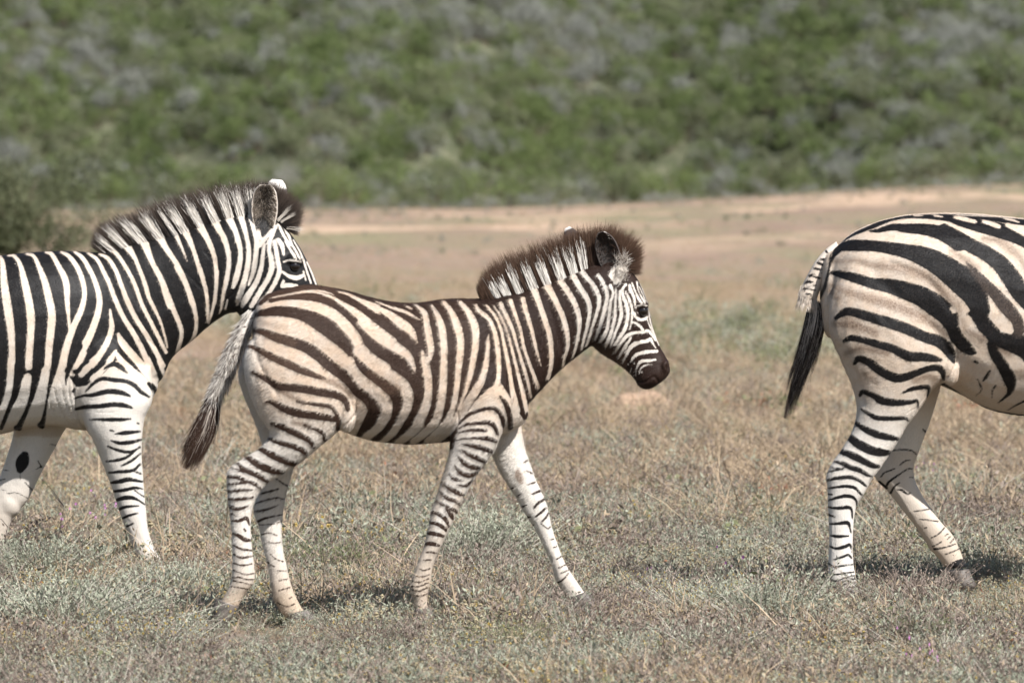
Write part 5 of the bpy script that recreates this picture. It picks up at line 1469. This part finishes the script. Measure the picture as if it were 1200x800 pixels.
    prof = [(0,.40),(.1,.62),(.25,.86),(.45,1.),(.65,1.),(.82,.88),(.93,.66),(1.,.36)]
    e1, info = make_ear(fr_L, root, [em], (310,276), (312,217), 14.8, -18, -26, -1, .5, profile=prof, roll=.1)
    ear_fuzz(info, e1, HAIR_ADULT, 1500, .03, lambda u, v: np.where(RNG.random(len(u)) < np.interp(np.abs(v), [0, .5, 1], [.35, .55, .9]), -4., 4.))
    make_ear(fr_L, root, [em], (318,270), (324,211), 13.5, 16, 24, 1, .5, profile=prof)
    make_eye(fr_L, root, EYE, 345.5, 311.5, -22.3, 6.6)
    make_eye(fr_L, root, EYE, 345.5, 311.5, 22.3, 6.6)
    # tail, outside the picture
    dock = map_rings([(967,291,976,305,6,0),(957,307,971,313,8.5,0),(948,322,967,326,9.5,0),(941,337,960,339,10,0),(937,352,956,355,10,0),(938,364,958,366,9,0),(936,378,955,380,5,0)], fLx, fLy, KL)
    v, q, t = lofted(dock, 5)
    tm = np_mesh("tail", fr_L.to3(v), [q, t], [COAT_ADULT], smooth=True)
    orient(tm)
    tP, tl = fr_L.to2(coords(tm))
    bb = Pattern()
    for kx in range(8):
        bb.dark(np.array([(-220 + 0, 395 - kx * 9, 2.), (-195, 400 - kx * 9, 2.)]))
    for kk, vv in (("sd", bb.eval(tP, tl)), ("warm", np.full(len(tP), .8)), ("brown", np.zeros(len(tP))), ("dirt", np.zeros(len(tP))), ("fade", np.zeros(len(tP)))):
        set_attr(tm, kk, vv)
    tail = link(bpy.data.objects.new("tail", tm), root)
    switch(fr_L, tail, HAIR_ADULT, [(fLx(x), fLy(y)) for x, y in [(952,358),(952,380),(946,405),(938,432),(929,458),(921,488)]], [9,12,12,10,8,5], 1200, .0008, [(0,.15,.4)], 8, fade=.6)

build_foal()
build_right()
build_left()
# ------------------------------------------------------------------ single plants one can point at
def plant(name, tpl, px, base, scale, label, cat, group=None, rot=None):
    d = FPX * CAMH / (base - HZ)
    x = (px - 600) / FPX * d
    o = link(bpy.data.objects.new(name, tpl))
    o.location = (x, d, float(terrain_z(x, d)) - .005)
    o.rotation_euler = (0, 0, U(0, 6.28) if rot is None else rot)
    o.scale = (scale,) * 3
    return tag(o, label, cat, group)

def t_shrub(r=.25, h=.2, stems=90, leaf=None, ll=.013, lw=.0022, leaves=16, arch=.0, budm=None):
    """a wiry dome: stems fanned from one foot, each carrying many small leaves"""
    t = Tpl()
    d = unit(np.stack([RNG.normal(size=stems) * r / h * .75, RNG.normal(size=stems) * r / h * .75, np.ones(stems)], -1))
    L = h * U(.65, 1.15, stems) / np.maximum(d[:, 2], .45)
    bend = np.stack([RNG.normal(size=stems) * .12, RNG.normal(size=stems) * .12, U(-.1, .2, stems) - arch], -1)
    pts = t.blades(disc(stems, r * .25), d, L, np.full(stems, .0016), bend, M_PALETWIG if leaf is None else M_TWIG, U(.2, 1, stems), 4)
    for i in range(stems):
        f = U(.3, 1, leaves)
        p = np.stack([np.interp(f, np.linspace(0, 1, 5), pts[i, :, j]) for j in range(3)], -1) + RNG.normal(size=(leaves, 3)) * .006
        t.leaves(p, U(.6, 1.4, leaves) * ll, lw, leaf or M_GREYLEAF, U(.1, 1, leaves), 1.2)
    if budm is not None:
        t.buds(pts[:, -1] + RNG.normal(size=(stems, 3)) * .008, U(.003, .005, stems), budm, U(0, 1, stems))
    return t
SHRUB = [t_shrub(.42, .23, 420, arch=.12, ll=.016, lw=.0028, leaves=18).mesh("shrub_leaves"), t_shrub(.24, .21, 300, ll=.016, lw=.0028).mesh("shrub_leaves"), t_shrub(.22, .15, 200, budm=M_YELLOW).mesh("shrub_leaves"),
         t_shrub(.22, .19, 220, leaf=M_GREENLEAF).mesh("shrub_leaves"), t_shrub(.20, .17, 190, leaf=M_BROWNLEAF, leaves=8).mesh("shrub_leaves")]
plant("karoo_shrub", SHRUB[0], 55, 756, .95, "large grey wiry shrub filling the left foreground below the left zebra's front hoof", "shrub")
plant("karoo_shrub", SHRUB[0], 40, 690, .8, "grey shrub with pale arching twigs at the left edge beside the zebra's far leg", "shrub")
plant("karoo_shrub", SHRUB[2], 168, 778, .8, "grey shrub dotted with yellow heads in the left foreground, left of the foal's hind hoof", "shrub")
plant("karoo_shrub", SHRUB[1], 560, 668, 1.0, "silvery grey shrub standing between the foal's two front legs", "shrub")
plant("karoo_shrub", SHRUB[1], 205, 702, .6, "grey shrub just in front of the left zebra's front hoof", "shrub")
plant("karoo_shrub", SHRUB[3], 385, 690, .9, "grey-green shrub just in front of the foal's far hind leg", "shrub")
plant("karoo_shrub", SHRUB[4], 430, 765, .6, "brown dry shrub in the foreground below the foal's belly", "shrub")
plant("karoo_shrub", SHRUB[4], 1070, 722, .9, "purplish-brown dry shrub below the right zebra's two hind hooves", "shrub")
plant("karoo_shrub", SHRUB[4], 30, 790, .7, "brown twiggy shrub in the bottom left corner", "shrub")
plant("karoo_shrub", SHRUB[3], 1090, 770, .6, "dark green leafy shrub in the right foreground", "shrub")
plant("karoo_shrub", SHRUB[3], 605, 768, .55, "dark green leafy shrub at the bottom centre", "shrub")
plant("karoo_shrub", SHRUB[4], 700, 740, .7, "dry brown shrub right of the foal's front hooves", "shrub")
plant("karoo_shrub", SHRUB[2], 820, 730, .8, "grey shrub with yellow heads in the foreground between the foal and the right zebra", "shrub")
plant("karoo_shrub", SHRUB[1], 900, 750, .8, "grey shrub in the foreground left of the right zebra's hind hoof", "shrub")

def flower():
    t = Tpl()
    m = 6
    d = updirs(m, .4)
    pts = t.blades(disc(m, .02), d, U(.08, .15, m), np.full(m, .0009), RNG.normal(size=(m, 3)) * .15, M_GREENLEAF, U(0, 1, m))
    for p in pts[:, -1]:
        a_ = np.arange(5) * 2 * np.pi / 5
        dirp = np.stack([np.cos(a_), -.5 + 0 * a_, np.sin(a_)], -1)
        sd = np.stack([-np.sin(a_), 0 * a_, np.cos(a_)], -1)
        r = U(.004, .006)
        t.quads(np.stack([np.repeat(p[None], 5, 0), p + dirp * r * .6 + sd * r * .45, p + dirp * r, p + dirp * r * .6 - sd * r * .45], 1), M_PINK, U(0, 1, 5))
    return t.mesh("flower")
FL = [flower() for _ in range(3)]
for i, (px, base, lab) in enumerate([(112,628,"pink wildflowers left of the left zebra's front leg, the leftmost clump"),(122,618,"pink wildflowers behind the left zebra's front leg, the middle clump"),(138,632,"pink wildflowers touching the left zebra's front leg from behind"),
        (82,640,"pink wildflowers between the left zebra's front legs, nearest the far leg"),(1085,574,"pink wildflowers beyond the right zebra's far hind leg"),(1062,812,"magenta wildflowers at the bottom right, left clump"),(1085,815,"magenta wildflowers at the bottom right, right clump"),
        (770,708,"small pink wildflowers in the foreground right of the foal's front hoof"),(872,706,"small pink wildflowers left of the right zebra's hind hoof")]):
    plant("wildflower", FL[i % 3], px, base, 1.25, lab, "flower", "pink wildflowers in the grass")

# a reddish mound beyond the foal's muzzle
def mound():
    bm = bmesh.new()
    bmesh.ops.create_icosphere(bm, subdivisions=5, radius=1.)
    for q in bm.verts:
        n_ = mnoise.fractal(q.co * 1.8 + Vector((3, 1, 7)), 1., 2., 5)
        q.co *= 1 + .16 * n_
        q.co.z = max(q.co.z, -.05)
    me = bpy.data.meshes.new("termite_mound"); bm.to_mesh(me); bm.free()
    me.materials.append(simple_material("red_earth", (.36, .25, .175), .95, .35, 6, .1, .02))
    me.polygons.foreach_set("use_smooth", np.ones(len(me.polygons), bool))
    return me
md_ = FPX * CAMH / (490 - HZ)
mo = link(bpy.data.objects.new("termite_mound", mound()))
mo.location = ((752 - 600) / FPX * md_, md_, -.01); mo.scale = (.24, .22, .165)
tag(mo, "low reddish earth mound in the grass beyond the foal's muzzle", "mound")
